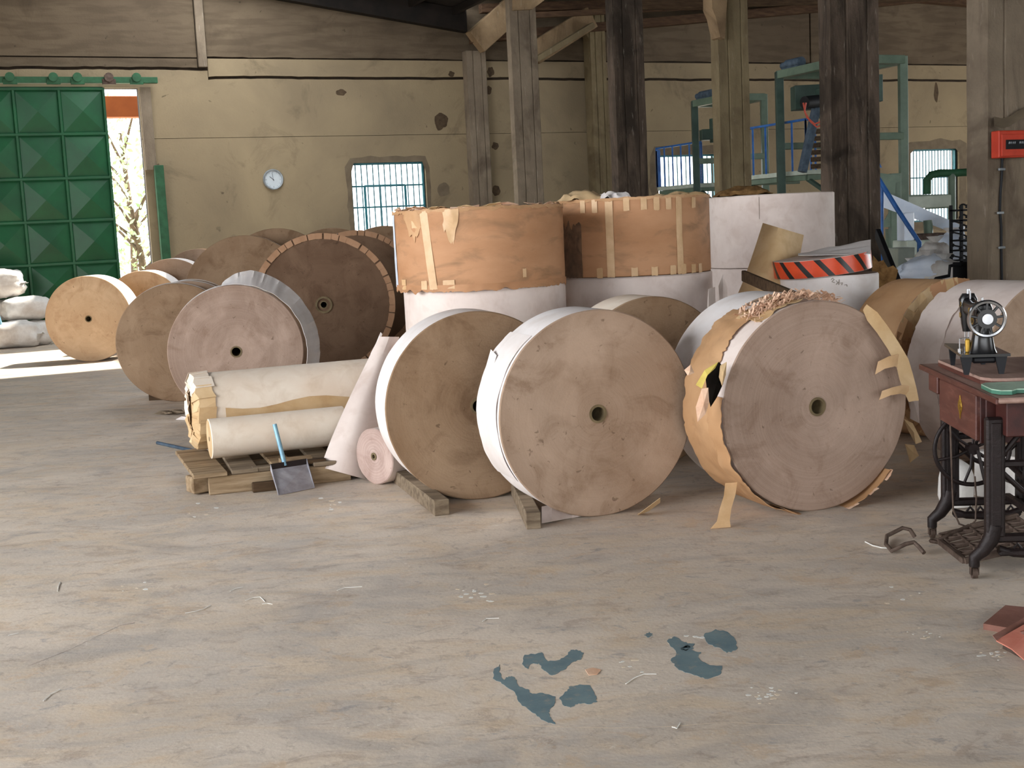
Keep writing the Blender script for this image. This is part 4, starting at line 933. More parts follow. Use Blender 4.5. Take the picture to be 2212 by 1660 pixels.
# dustpan with pipe handle
dp = thing('dustpan', 'flat steel dustpan shovel with an upright pale blue pipe handle', 'dustpan', onz(640, 1060, 0))
a, b = onz(601, 1071, .003), onz(679, 1055, .003); c, d = at(662, 1004, 7.50), at(584, 1016, 7.38)
def plate(P, th, nm, mt, par): 
    P = [Vector(p) for p in P]; nrm = (P[1] - P[0]).cross(P[3] - P[0]).normalized(); m = MB(); m.prism(P, nrm * th); return m.build(nm, mt, par, world=True)
plate([a, b, c, d], .003, 'blade', M['steel'], dp)
up = Vector((0, .01, .035)); plate([d, c, c + up, d + up], .003, 'rear_lip', M['iron'], dp); plate([a, d, d + up, a + Vector((0, 0, .008))], .003, 'side_lip', M['steel'], dp); plate([b, c, c + up, b + Vector((0, 0, .008))], .003, 'side_lip', M['steel'], dp)
h0 = (c + d) / 2 + Vector((-.02, .0, .01)); h1 = at(593, 917, 7.50); m = MB(); m.cyl(h0, h1, .0135, .0135, 14); m.build('handle', M['bluepipe'], dp, world=True, smooth=40)
# slate pipe on the floor
p, q = onz(340, 957, .012), onz(425, 976, .012); m = MB(); m.cyl(p, q + (q - p) * .3, .013, n=12); o = m.build('pipe', M['slate'], smooth=40, loc=p); tag(o, 'slate blue pipe lying on the floor beside the thick roll end', 'pipe')
for k, (px, py) in enumerate([(352, 891), (378, 889), (398, 903)]):
    P = [onz(px + dx, py + dy, .004 + hz) for dx, dy, hz in [(-18, 4, 0), (-6, -2, .02), (14, -3, .01), (20, 2, .03), (4, 5, .0)]]
    m = MB(); m.prism(P, (0, 0, .004)); o = m.build('cardboard_scrap', M['wood_grey'] if k < 2 else M['white'], loc=P[0]); tag(o, ['thin dark board scrap below the wedge on the floor', 'brown board scrap on the floor left of the thick roll end', 'small white paper scrap beside the thick roll end'][k], 'scrap')
# big folded paper sheet
G = []
for i in range(15):
    s = i / 14; row = []
    for j in range(9):
        t = j / 8
        xl = 694 + 126 * s ** 1.15; xr = 790 + 72 * s; yl = 1010 - 282 * s; yr = 1036 - 308 * s
        row.append(at(xl + (xr - xl) * t, yl + (yr - yl) * t, 7.56 + .42 * s - .08 * math.sin(math.pi * t) * (1 - .4 * s) + .012 * noise.noise(Vector((s * 4, t * 3, 2))) + (.05 * t)))
    G.append(row)
m = MB(); m.sheet(G, .003); ref = G[0][4].copy(); m2 = m
o = m.build('folded_paper_sheet', M['pinkwhite'], smooth=35, loc=ref); tag(o, 'large white folded paper sheet leaning over the ends of the long rolls', 'paper')
poly = [(800, 765, 7.98), (812, 742, 8.0), (822, 718, 8.02), (826, 722, 8.02), (816, 752, 8.0), (808, 775, 7.98)]
o = poly3(None, poly, M['white'], 'paper_fold'); tag(o, 'narrow upright paper fold at the top left of the leaning white sheet', 'paper')
m = MB()
for k in range(4):
    G = [[at(700 + 22 * i, 1014 + 3.2 * i - 3 * k + 5 * math.sin(i * .9), 7.66 + .06 * j) - Vector((0, 0, .008 * k)) for j in range(3)] for i in range(5)]
    for r__ in G:
        for p in r__: p.z = max(p.z, .006 + .004 * (3 - k))
    m.sheet(G, .002)
ref = G[0][0].copy(); o = m.build('paper_layers', M['kraft_light'], loc=ref); tag(o, 'curled stack of paper layers at the foot of the leaning white sheet', 'paper')
# small pink roll
sr = reel('small pinkish paper roll on the floor beside the left front reel', -.855, 7.42, .172, .34, R(-44), face_mat('pink_roll_end', srgb(198, 176, 166), srgb(176, 150, 140), srgb(146, 118, 106), 1.6), M['pinkwhite'], name='paper_roll', core=.012, seed=61, wob=.02)
sr['category'] = 'paper roll'

# ------------------------------------------------------------------ sacks at far left
def sack(c, L, W_, H, rz, label, seed, ti=0, group=None):
    m = MB(); n = 26; k = 16; vs = []; fs = []
    for i in range(k + 1):
        ph = math.pi * i / k - math.pi / 2
        for j in range(n):
            t = 2 * math.pi * j / n; ex = .55
            x = math.copysign(abs(math.sin(ph)) ** .8, math.sin(ph)); cr = abs(math.cos(ph)) ** ex
            y = cr * math.copysign(abs(math.cos(t)) ** .8, math.cos(t)); z = cr * math.copysign(abs(math.sin(t)) ** .8, math.sin(t))
            f = 1 + .16 * noise.noise(Vector((x * 2.2 + seed, y * 2.2, z * 2.2))) + .06 * noise.noise(Vector((x * 7 + seed, y * 7, z * 7)))
            vs.append((x * L / 2 * f, y * W_ / 2 * f, H / 2 + z * H / 2 * f))
    for i in range(k):
        for j in range(n): fs.append((i * n + j, i * n + (j + 1) % n, (i + 1) * n + (j + 1) % n, (i + 1) * n + j))
    m.add(vs, fs); th = thing('woven_sack', label, 'sack', c, group=group, rot=(0, ti, rz)); m.build('body', M['sack'], th, smooth=60)
    m = MB(); m.sheet([[(L / 2 * .96 + .02 * a_, W_ * .28 * (b_ - 1.5) / 1.5, H * .5 + .02 * math.sin(b_ * 2)) for a_ in range(4)] for b_ in range(4)], .004); m.build('tied_end', M['sack'], th)
    return th
def fp(px, py, d=0, z=0): p = onz(px, py, 0); p.y += d; p.z = z; return p
def sp(px, Y, z=0):
    p = at(px, 700, Y); p.z = z; return p
sack(sp(22, 19.75), .92, .55, .42, .1, 'white woven sack at the bottom left of the far pile', 1)
sack(sp(80, 20.05), .56, .50, .40, .9, 'white woven sack with a brown-stained base beside the golden reel', 2)
sack(sp(-25, 20.2, .40), .8, .55, .36, .2, 'grey-white woven sack at the frame edge, middle of the pile', 3)
sack(sp(60, 20.1, .41), .76, .55, .38, .25, 'white woven sack lying across the two lower sacks', 4)
sack(sp(8, 20.2, .78), .74, .55, .46, .15, 'rounded white woven sack on top of the far pile', 5)
m = MB(); p = at(2, 735, 19.6); m.tube([p, p + Vector((.02, 0, .25)), p + Vector((-.03, 0, .5))], .03, 8); 
for v__ in m.v: v__.z = max(v__.z, .0)
o = m.build('blue_rope', M['bluepipe'], loc=p); tag(o, 'pale blue rope end beside the sacks at the left edge', 'rope')

# ------------------------------------------------------------------ clock
cu, cz = uz(590, 388, 22.48)
ck = thing('wall_clock', 'round grey-rimmed wall clock with a pale dial on the back wall', 'clock', B(cu, 22.49, cz - .185), A)
rr = .185
m = MB(); m.lathe([(rr, 0), (rr, -.03), (rr - .012, -.045), (rr - .03, -.04), (rr - .034, -.02)], (0, 0, rr), 'Y', 48); m.build('rim', M['silver'], ck, smooth=40)
m = MB(); m.cyl((0, -.02, rr), (0, 0, rr), rr - .02, n=48); m.build('dial', M['clockwhite'], ck)
for k in range(12):
    t = R(30 * k); m = MB(); c = Vector((math.sin(t), 0, math.cos(t))); L_ = .022 if k % 3 == 0 else .014
    m.bar(Vector((0, -.022, rr)) + c * (.14 - L_), Vector((0, -.022, rr)) + c * .14, .003, .008 if k % 3 == 0 else .005, (0, 1, 0), .0005); m.build('hour_mark', M['matt_black'], ck)
for ang, L_, w_, nm in ((-50, .085, .011, 'hour_hand'), (-42 - 10, .0, 0, ''), (-8, .12, .008, 'minute_hand')):
    if not nm: continue
    t = R(ang); c = Vector((math.sin(t), 0, math.cos(t))); m = MB(); m.bar(Vector((0, -.026, rr)) - c * .02, Vector((0, -.026, rr)) + c * L_, .003, w_, (0, 1, 0), .0005); m.build(nm, M['matt_black'], ck)

# ------------------------------------------------------------------ fuse box, cable
fb = thing('fuse_box', 'red-orange steel fuse box with a row of black breakers on the right column', 'fuse box', onv(2140, 343, 8.76), A)
def onc(px, py, q=8.76): p = onv(px, py, q); return Vector((p.dot(UV), q, p.z))
o0 = onc(2140, 343); o1 = onc(2212, 283); bw = .42; bh = o1.z - o0.z
m = MB(); m.bev((bw / 2, -.05, bh / 2), (bw, .10, bh), b=.008); m.build('housing', M['redbox'], fb)
m = MB(); m.bev((bw / 2, -.104, bh / 2 - .01), (bw * .88, .012, bh * .8), b=.004); m.build('cover', M['redbox'], fb)
m = MB(); m.bev((.24, -.112, bh / 2 - .005), (.34, .006, .085), b=.002); m.build('breaker_window', M['matt_black'], fb)
for k in range(10):
    m = MB(); m.bev((.105 + .022 * k + (.04 if k > 3 else 0), -.118, bh / 2 + .01), (.011, .012, .02), Matrix.Rotation(.35, 3, 'Y'), .002); m.build('breaker_lever', M['silver'], fb)
cbk = thing('cable', 'dark cable clipped down the column below the fuse box', 'cable', onv(2165, 343, 8.77))
m = MB(); pts = [onv(x, y, 8.775) for x, y in [(2165, 343), (2164, 380), (2161, 420), (2160, 455), (2163, 490), (2163, 540), (2164, 590), (2165, 640)]]; p = pts[-1].copy(); p.z = .05; pts.append(p); m.tube(pts, .012, 8); m.build('cable_run', M['matt_black'], cbk, world=True, smooth=60)
for x, y in [(2164, 366), (2161, 460), (2164, 535)]:
    p = onv(x, y, 8.76); m = MB(); m.bev(p, (.075, .02, .022), Matrix.Rotation(A, 3, 'Z'), .004); m.build('cable_clip', M['silver'], cbk, world=True)
G = [[onv(2148 + 16 * i, 252 + 8 * math.sin(i * 1.1) - 3 * i + 7 * j, 8.74 + .02 * math.sin(j + i) - .03 * j) for j in range(4)] for i in range(6)]
m = MB(); m.sheet(G, .003); o = m.build('plastic_cover', M['patch_grey'], smooth=40, loc=G[0][0]); tag(o, 'dusty grey plastic sheet draped on the column above the fuse box', 'plastic sheet')

# ------------------------------------------------------------------ platform machines at the back right
def boxframe(par, P, w_, mt, nm, up=(0, 0, 1)):
    for a_, b_ in P: m = MB(); m.bar(a_, b_, w_, w_, up, .006); m.build(nm, mt, par, world=True)
def rail(par, pts, z0, z1, n_, mt, w_=.035):
    for a_, b_, k_ in zip(pts, pts[1:], n_):
        a_ = Vector(a_); b_ = Vector(b_)
        m = MB(); m.bar(Vector((a_.x, a_.y, z1)), Vector((b_.x, b_.y, z1)), w_, w_); m.build('top_rail', mt, par, world=True)
        for i in range(k_ + 1):
            p = a_.lerp(b_, i / k_); m = MB(); m.bar((p.x, p.y, z0), (p.x, p.y, z1), w_ * .8, w_ * .8, (0, 1, 0)); m.build('baluster', mt, par, world=True)
def tower(label, u0, u1, v0, v1, pz_, top, plu0, plv0, plv1, plu1, group):
    th = thing('extruder_platform', label, 'machine', B((u0 + u1) / 2, (v0 + v1) / 2, 0), 0, group)
    G1, G2 = M['machine_green'], M['machine_dark']
    for u in (u0, u1):
        for v in (v0, v1): boxframe(th, [(B(u, v, 0), B(u, v, top))], .115, G2 if u == u0 else G1, 'post', (0, 1, 0))
    boxframe(th, [(B(u0, v0, top - .05), B(u1, v0, top - .05)), (B(u0, v1, top - .05), B(u1, v1, top - .05)), (B(u0, v0, top - .05), B(u0, v1, top - .05)), (B(u1, v0, top - .05), B(u1, v1, top - .05))], .12, G1, 'top_beam')
    boxframe(th, [(B(u0, v0, pz_ + .42), B(u1, v0, pz_ + .42)), (B(u0, v1, pz_ + .42), B(u1, v1, pz_ + .42))], .1, G1, 'middle_beam')
    # platform
    m = MB(); m.bev(B((plu0 + plu1) / 2, (plv0 + plv1) / 2, pz_), (plu1 - plu0, plv1 - plv0, .07), Matrix.Rotation(A, 3, 'Z'), .006); m.build('platform_deck', M['machine_pale'], th, world=True)
    boxframe(th, [(B(plu0 + .05, plv0 + .05, pz_ - .08), B(plu1, plv0 + .05, pz_ - .08)), (B(plu0 + .05, plv1 - .05, pz_ - .08), B(plu1, plv1 - .05, pz_ - .08)), (B(plu0 + .05, plv0 + .05, pz_ - .08), B(plu0 + .05, plv1 - .05, pz_ - .08))], .08, G1, 'deck_beam')
    boxframe(th, [(B(plu0 + .1, plv0 + .1, pz_ - .1), B(u0, v0, pz_ - .6)), (B(plu0 + .1, plv1 - .1, pz_ - .1), B(u0, v1, pz_ - .6))], .06, G2, 'brace')
    rail(th, [B(plu0, plv1), B(plu0, plv0), B(u0 + .3, plv0)], pz_ + .03, pz_ + .78, [5, 2], M['blue'])
    rail(th, [B(plu0, plv1), B(u0 + .3, plv1)], pz_ + .03, pz_ + .74, [3], M['blue'])
    # head box, screw, motor
    m = MB(); m.bev(B((u0 + u1) / 2 - .05, (v0 + v1) / 2, top - .56), (u1 - u0 - .25, .35, .42), Matrix.Rotation(A, 3, 'Z'), .008); m.build('head_box', G2, th, world=True)
    m = MB(); m.cyl(B(u0 + .35, (v0 + v1) / 2, top - .1), B(u0 + .35, (v0 + v1) / 2, top - .4), .022, n=10); m.build('lift_screw', M['matt_black'], th, world=True)
    m = MB(); m.cyl(B(u0 + .05, v1 - .5, top + .08), B(u0 + .05, v1 - .15, top + .08), .075, n=20); m.cyl(B(u0 + .05, v1 - .15, top + .08), B(u0 + .05, v1 - .02, top + .08), .05, n=16); m.bev(B(u0 + .05, v1 - .3, top + .02), (.16, .4, .03), Matrix.Rotation(A, 3, 'Z')); m.build('motor', M['slate'], th, world=True, smooth=40)
    return th
g_ = 'platform machines at the back right'
def buv(p): return p.dot(UV), p.dot(VV)
a1 = buv(onz(1742, 372, 2.13)); a2 = buv(onz(1625, 385, 2.13)); t1 = buv(onz(1706, 157, 3.67)); t2 = buv(onz(1912, 127, 3.67)); t0_ = buv(onz(1822, 120, 3.67))
ta = tower('tall green platform machine with blue railing behind the broad dark column', t0_[0] + .12, t2[0] + .1, t0_[1], t1[1] - .1, 2.13, 3.67, a1[0], a1[1], a2[1], t2[0] + .4, g_)
b1 = buv(onz(1510, 400, 2.13)); b2 = buv(onz(1435, 408, 2.13)); q1 = buv(onz(1503, 218, 3.62)); q2 = buv(onz(1638, 206, 3.62))
tb = tower('farther green platform machine with blue railing in front of the second barred window', q1[0], q2[0], q1[1] - 1.0, q1[1] + .05, 2.13, 3.62, b1[0], b1[1], b2[1], q2[0] + .1, g_)
# details of the nearer machine
for col_, pts in (('red_wire', [(1735, 222), (1740, 245), (1750, 262), (1765, 275), (1778, 268)]), ('red_wire', [(1741, 222), (1738, 240), (1744, 255), (1760, 268), (1775, 262)])):
    m = MB(); m.tube([at(x, y, 17.9) for x, y in pts], .012, 6); m.build('red_hose', M[col_], ta, world=True)
m = MB(); m.cyl(at(1738, 222, 18.0), at(1775, 218, 18.2), .09, n=18); m.build('drive_motor', M['matt_black'], ta, world=True, smooth=40)
m = MB(); m.bar(at(1765, 225, 18.2), at(1733, 372, 18.1), .1, .1); m.build('drive_guard', M['slate'], ta, world=True)
for k in range(6):
    m = MB(); y = 285 + 15 * k; m.bar(at(1752, y, 18.9), at(1785, y - 2, 19.1), .02, .07); m.build('louvre_slat', M['wood_dark'], ta, world=True)
m = MB(); m.bar(at(1888, 218, 17.6), at(1891, 318, 17.6), .012, .06, (0, 1, 0)); m.build('film_web', M['film'], ta, world=True)
m = MB(); a_, b_ = at(1884, 163, 17.7), at(1903, 220, 17.7); m.bev((a_ + b_) / 2, (abs(b_.x - a_.x), .2, abs(a_.z - b_.z)), None, .005); m.build('control_box', M['machine_dark'], ta, world=True)
m = MB(); m.prism([at(1888, 325, 17.6), at(1905, 362, 17.6), at(1890, 362, 17.6)], (0, .02, 0)); m.build('blue_gusset', M['blue'], ta, world=True)
a_, b_ = at(1712, 187, 18.8), at(1768, 236, 18.8); m = MB(); m.bev((a_ + b_) / 2, (b_.x - a_.x, .3, a_.z - b_.z), None, .008); m.build('drive_housing', M['machine_dark'], ta, world=True)
a_, b_ = at(1513, 281, 22.6), at(1552, 302, 22.6); m = MB(); m.bev((a_ + b_) / 2, (b_.x - a_.x, .3, a_.z - b_.z), None, .008); m.build('drive_housing', M['machine_dark'], tb, world=True)
# lower frame of the nearer machine
for x0, y0, x1, y1, Y in [(1932, 375, 1937, 600, 17.3), (1926, 495, 1932, 610, 17.9)]:
    p, q = at(x0, y0, Y), at(x1, y1, Y); q.z = 0; q.x = p.x; m = MB(); m.bar(p, q, .14, .14, (0, 1, 0)); m.build('post', M['machine_green'], ta, world=True)
m = MB(); m.prism([at(1888, 372, 17.2), at(1945, 380, 17.2), at(1945, 392, 17.2), at(1935, 395, 17.2), at(1932, 445, 17.2), at(1912, 400, 17.2), at(1888, 385, 17.2)], (0, .03, 0)); m.build('gusset_plate', M['machine_green'], ta, world=True)
m = MB(); m.prism([at(1890, 478, 17.25), at(1912, 475, 17.25), at(1932, 440, 17.25), at(1936, 490, 17.25), at(1890, 492, 17.25)], (0, .03, 0)); m.build('gusset_plate', M['machine_green'], ta, world=True)
# stair handrail
sh = thing('stair_handrail', 'bright blue bent handrail beside the broad dark column', 'handrail', Vector((at(1985, 600, 14.7).x, 14.7, 0)))
P0 = [at(1885, 365, 15.2), at(1940, 455, 14.9), at(1986, 524, 14.7), at(1983, 605, 14.7)]; P0[-1].z = 0; P0[-1].x = P0[-2].x
m = MB(); m.tube(P0, .028, 10); m.build('handrail_tube', M['blue'], sh, world=True, smooth=60)
p = at(1905, 400, 15.1); q = at(1899, 505, 15.1); q.z = 0.0; m = MB(); m.cyl(p, q, .026, n=10); m.build('handrail_post', M['blue'], sh, world=True, smooth=60)
# film web sloping down to the right
G = []
for i in range(9):
    s = i / 8; p = at(1884 + 200 * s, 402 + 88 * s, 17.4 - 2.2 * s); q = at(1884 + 200 * s, 440 + 72 * s, 17.2 - 2.2 * s); G.append([p, p.lerp(q, .35) + Vector((0, .03, 0)), p.lerp(q, .7), q])
m = MB(); m.sheet(G, .01); o = m.build('film_web', M['film'], smooth=40, loc=G[8][3]); tag(o, 'broad white plastic film web sloping down across the third window', 'plastic film')
# rounded green guard frame in front of window 3
gf = thing('guard_frame', 'green rounded tube frame in front of the third barred window', 'frame', Vector((at(2060, 600, 19.5).x, 19.5, 0)))
pts = [at(2003, 420, 19.5), at(2003, 388, 19.5), at(2012, 378, 19.5), at(2030, 374, 19.5), at(2060, 374, 19.5), at(2092, 372, 19.5)]
m = MB(); m.tube(pts, .06, 10); m.build('bent_tube', M['green_dull'], gf, world=True, smooth=60)
p = at(2056, 376, 19.5); q = Vector((p.x, p.y, 0)); m = MB(); m.cyl(p, q, .06, n=12); m.build('upright', M['machine_green'], gf, world=True, smooth=60)
p = at(2003, 418, 19.5); m = MB(); m.bar(at(1943, 425, 19.5), at(2055, 423, 19.5), .06, .05); m.bar(at(1999, 449, 19.5), at(2055, 446, 19.5), .06, .05); m.build('cross_tube', M['machine_green'], gf, world=True)
m = MB(); a_, b_ = at(1946, 426, 19.6), at(2052, 447, 19.6); m.bev((a_ + b_) / 2, (abs(b_.x - a_.x), .3, abs(a_.z - b_.z)), None, .01); m.build('side_panel', M['machine_pale'], gf, world=True)
for x0 in (1950,):
    p = at(x0, 425, 19.5); m = MB(); m.cyl(p, Vector((p.x, p.y, 0)), .05, n=10); m.build('upright', M['machine_green'], gf, world=True)
# bench with motor and cabinets
bn = thing('winding_bench', 'pale green winding bench with a dark roller block behind the white bags', 'machine', Vector((at(1990, 600, 15.5).x, 15.5, 0)))
a_, b_ = at(1944, 520, 15.5), at(2030, 546, 15.5); m = MB(); m.bev((a_ + b_) / 2, (b_.x - a_.x, .6, a_.z - b_.z), None, .01); m.build('bench_top', M['machine_pale'], bn, world=True)
for x in (1948, 2026): p = at(x, 546, 15.5); m = MB(); m.bev((p.x, 15.5, p.z / 2), (.1, .5, p.z)); m.build('bench_leg', M['machine_pale'], bn, world=True)
a_, b_ = at(1967, 506, 15.45), at(2035, 519, 15.45); m = MB(); m.bev((a_ + b_) / 2, (b_.x - a_.x, .3, a_.z - b_.z), None, .01); m.build('roller_block', M['rust'], bn, world=True)
m = MB(); m.cyl(at(2006, 506, 15.5), at(2004, 476, 15.5), .055, n=16); m.build('gear_motor', M['machine_green'], bn, world=True, smooth=40)
a_, b_ = at(1945, 460, 15.4), at(1967, 520, 15.4); m = MB(); m.bev((a_ + b_) / 2, (b_.x - a_.x, .3, a_.z - b_.z), None, .01); m.build('white_guard', M['film'], bn, world=True)
a_ = at(1950, 535, 14.6); m = MB(); cc = onz(1960, 700, 0); m.bev((a_.x - .02, 14.6, a_.z / 2), (.2, .4, a_.z)); o = m.build('cabinet', M['machine_pale'], loc=(a_.x, 14.6, 0)); tag(o, 'slim pale green cabinet left of the blue handrail foot', 'cabinet')
# heap of white bags
def bag(px, py, Y, sx, sz, label, seed, rz=0):
    p = at(px, py, Y); th = thing('plastic_bag', label, 'bag', (p.x, Y, max(0, p.z - sz / 2)), rz); m = MB(); n = 28; k = 18; vs = []
    for i in range(k + 1):
        ph = math.pi * i / k
        for j in range(n):
            t = 2 * math.pi * j / n; d = Vector((math.sin(ph) * math.cos(t), math.sin(ph) * math.sin(t), -math.cos(ph)))
            f = 1 + .22 * noise.noise(d * 2 + Vector((seed, 0, 0))) - .12 * abs(noise.noise(d * 6 + Vector((seed, 3, 0)))); vs.append((d.x * sx / 2 * f, d.y * sx / 2 * .8 * f, sz / 2 + d.z * sz / 2 * f))
    m.add(vs, [(i * n + j, i * n + (j + 1) % n, (i + 1) * n + (j + 1) % n, (i + 1) * n + j) for i in range(k) for j in range(n)]); m.build('body', M['film'] if seed % 2 else M['sack'], th, smooth=50)
    m = MB(); m.sheet([[(.03 * math.cos(a_) * (1 + b_), .03 * math.sin(a_) * (1 + b_), sz * .97 + .03 * b_) for b_ in range(3)] for a_ in [k_ * 2 * math.pi / 8 for k_ in range(9)]], .003); m.build('tied_neck', M['sack'], th)
bag(2055, 550, 13.9, .55, .5, 'tall white plastic bag beside the black rack', 1); bag(2020, 555, 13.5, .4, .34, 'crumpled white bag on top of the bag heap', 2, .5)
bag(2005, 585, 13.2, .6, .34, 'wide grey-white bag in front of the bag heap', 3); bag(1972, 600, 14.0, .42, .34, 'bluish-white bag left of the blue handrail', 5); bag(2040, 590, 13.1, .5, .3, 'open-mouthed white bag at the right of the heap', 4)
bag(2020, 640, 13.2, .8, .45, 'large white bag at the bottom of the heap', 6, .2); bag(1960, 690, 14.3, .7, .45, 'large pale bag low at the left of the heap', 7, .2); bag(2060, 690, 14.4, .6, .5, 'large pale bag low at the right of the heap', 8, .4)
# black scalloped rack beside and behind the right column
def rack(px0, px1, y0, y1, Y, label):
    p = at(px0, y1, Y); q = at(px1, y0, Y); th = thing('scalloped_rack', label, 'rack', ((p.x + q.x) / 2, Y, 0)); wd = q.x - p.x; ht = q.z
    for x in (p.x + .015, q.x - .015):
        for yy in (Y, Y + .3): m = MB(); m.bar((x, yy, 0), (x, yy, ht), .03, .03, (0, 1, 0)); m.build('upright', M['matt_black'], th, world=True)
    z = .1; k = 0
    while z < ht:
        m = MB()
        m.bar((p.x, Y, z), (q.x, Y, z), .03, .02)
        for s in range(4):
            c = Vector((p.x + wd * (s + .5) / 4, Y, z + .02)); m.tube([c + Vector((.038 * math.cos(a_), 0, .04 * math.sin(a_))) for a_ in [math.pi * i / 8 for i in range(9)]], .009, 6)
        m.bar((p.x, Y + .3, z), (q.x, Y + .3, z), .03, .02); m.build('scalloped_shelf', M['matt_black'], th, world=True); z += .105; k += 1
    return th
rk = rack(2074, 2130, 440, 640, 12.9, 'black scalloped rack with pegs left of the right column')
rack(2205, 2240, 440, 640, 12.9, 'black scalloped rack cut off at the right edge')
for (x, y) in [(2057, 478), (2057, 502), (2058, 530), (2058, 553)]:
    m = MB(); a_, b_ = at(x, y, 12.85), at(2078, y + 4, 12.85); m.cyl(a_, b_, .008, n=8); m.lathe([(.001, -.02), (.016, -.012), (.02, 0), (.016, .012), (.001, .02)], a_, 'Z', 12); m.build('peg', M['matt_black'], rk, world=True)
ch = thing('black_chair', 'black framed seat with white cushion behind the brown-wrapped reel', 'chair', Vector((at(2040, 620, 12.0).x, 12.0, 0)))
m = MB(); m.tube([at(2010, 620, 12.0), at(2022, 602, 12.0), (at(2050, 596, 12.0)), at(2052, 575, 12.0), at(2075, 570, 12.0)], .018, 8); m.build('arm_tube', M['matt_black'], ch, world=True)
c_s = at(2050, 612, 12.1); m = MB(); m.bev(c_s, (.34, .34, .06), None, .02); m.build('seat', M['film'], ch, world=True)
for sx in (-.15, .15):
    for sy in (-.14, .14): m = MB(); m.cyl((c_s.x + sx, 12.1 + sy, 0), (c_s.x + sx, 12.1 + sy, c_s.z - .03), .014, n=8); m.build('leg', M['matt_black'], ch, world=True)
m = MB(); m.bar((c_s.x + .19, 12.1, c_s.z - .3), (c_s.x + .19, 12.1, c_s.z + .2), .3, .03, (0, 1, 0)); m.build('backrest', M['matt_black'], ch, world=True)

# ------------------------------------------------------------------ SEWING TABLE (x along length toward the viewer, y away from operator side)
tA = Vector((1.958, 5.935, 0)); tdir = Vector((-.0812, -.9967, 0)); tn = Vector((.9967, -.0812, 0))
ST = thing('treadle_sewing_table', 'red-brown treadle sewing table with cast iron legs at the right edge', 'table', tA, math.atan2(tdir.y, tdir.x))
# local: +x = tdir, +y = left of tdir = tn? (rotation of x by +90)
def L2(s, d, z): return (s, d, z)     # s along length, d across (away from operator side), z up
m = MB(); m.bev((.60, .24, .750), (1.20, .48, .022), b=.006); m.build('table_top', M['mahog_top'], ST)
m = MB(); m.bev((.60, .006, .748), (1.2, .014, .026), b=.004); m.build('top_edge', M['mahog'], ST)
m = MB(); P = [(.14, .055), (.80, .055), (.86, .085), (.875, .14), (.875, .50), (.14, .50)]
m.prism([(x, y, .764) for x, y in P], (0, 0, .018)); m.build('lid_board', M['mahog'], ST)
m = MB(); m.prism([(x, y, .782) for x, y in P], (0, 0, .012)); m.build('folded_leaf', M['mahog_top'], ST)
# drawers
m = MB(); m.bev((.57, .20, .665), (.72, .32, .145), b=.004); m.build('apron_case', M['mahog_dark'], ST)
m = MB(); m.bev((.64, .02, .640), (.56, .035, .19), b=.005); m.build('drawer_front', M['mahog'], ST)
m = MB(); m.bev((.235, .02, .70), (.15, .03, .09), b=.005); m.build('drawer_front', M['mahog'], ST)
m = MB(); m.bev((.915, .10, .635), (.018, .16, .20), b=.003); m.build('drawer_side', M['mahog_dark'], ST)
m = MB(); m.bev((1.03, .22, .665), (.14, .30, .15), b=.004); m.build('end_block', M['mahog_dark'], ST)
# gold diamond emblem on the drawer
m = MB(); c = Vector((.70, .0008, .655))
for s_ in (1.0, .62):
    pts = [c + Vector((.028 * s_ * math.cos(t), 0, .042 * s_ * math.sin(t) * (1 + .25 * (abs(math.sin(t)) > .9)))) for t in [2 * math.pi * k / 16 for k in range(16)]]
    pts = [c + Vector((x * s_, 0, z * s_)) for x, z in [(0, .05), (.008, .034), (.02, .022), (.03, .004), (.024, -.012), (.01, -.026), (.0, -.05), (-.01, -.026), (-.024, -.012), (-.03, .004), (-.02, .022), (-.008, .034)]]
    m.tube(pts,   .0014, 5, True)
m.tube([c + Vector((-.008, 0, .01)), c + Vector((.006, 0, .016)), c + Vector((.0, 0, 0)), c + Vector((.008, 0, -.01)), c + Vector((-.006, 0, -.014))], .002, 5)
m.build('gold_emblem', M['gold'], ST)
# green enamel tray on the near corner
tr = thing('enamel_tray', 'pale green enamel plate with darker rim on the near corner of the sewing table', 'plate', tA + tdir * .98 + tn * .05 + Vector((0, 0, .764)), math.atan2(tdir.y, tdir.x))
P = [(-.09, .0), (-.05, -.028), (.10, -.032), (.145, -.01), (.155, .03), (.12, .06), (.13, .12), (.13, .40), (-.08, .40), (-.09, .30)]
m = MB(); m.prism([(x, y, .0) for x, y in P], (0, 0, .014)); m.build('rim_edge', M['mint_edge'], tr); m = MB(); m.prism([(x, y, .014) for x, y in P], (0, 0, .004)); m.build('top_face', M['mint'], tr)
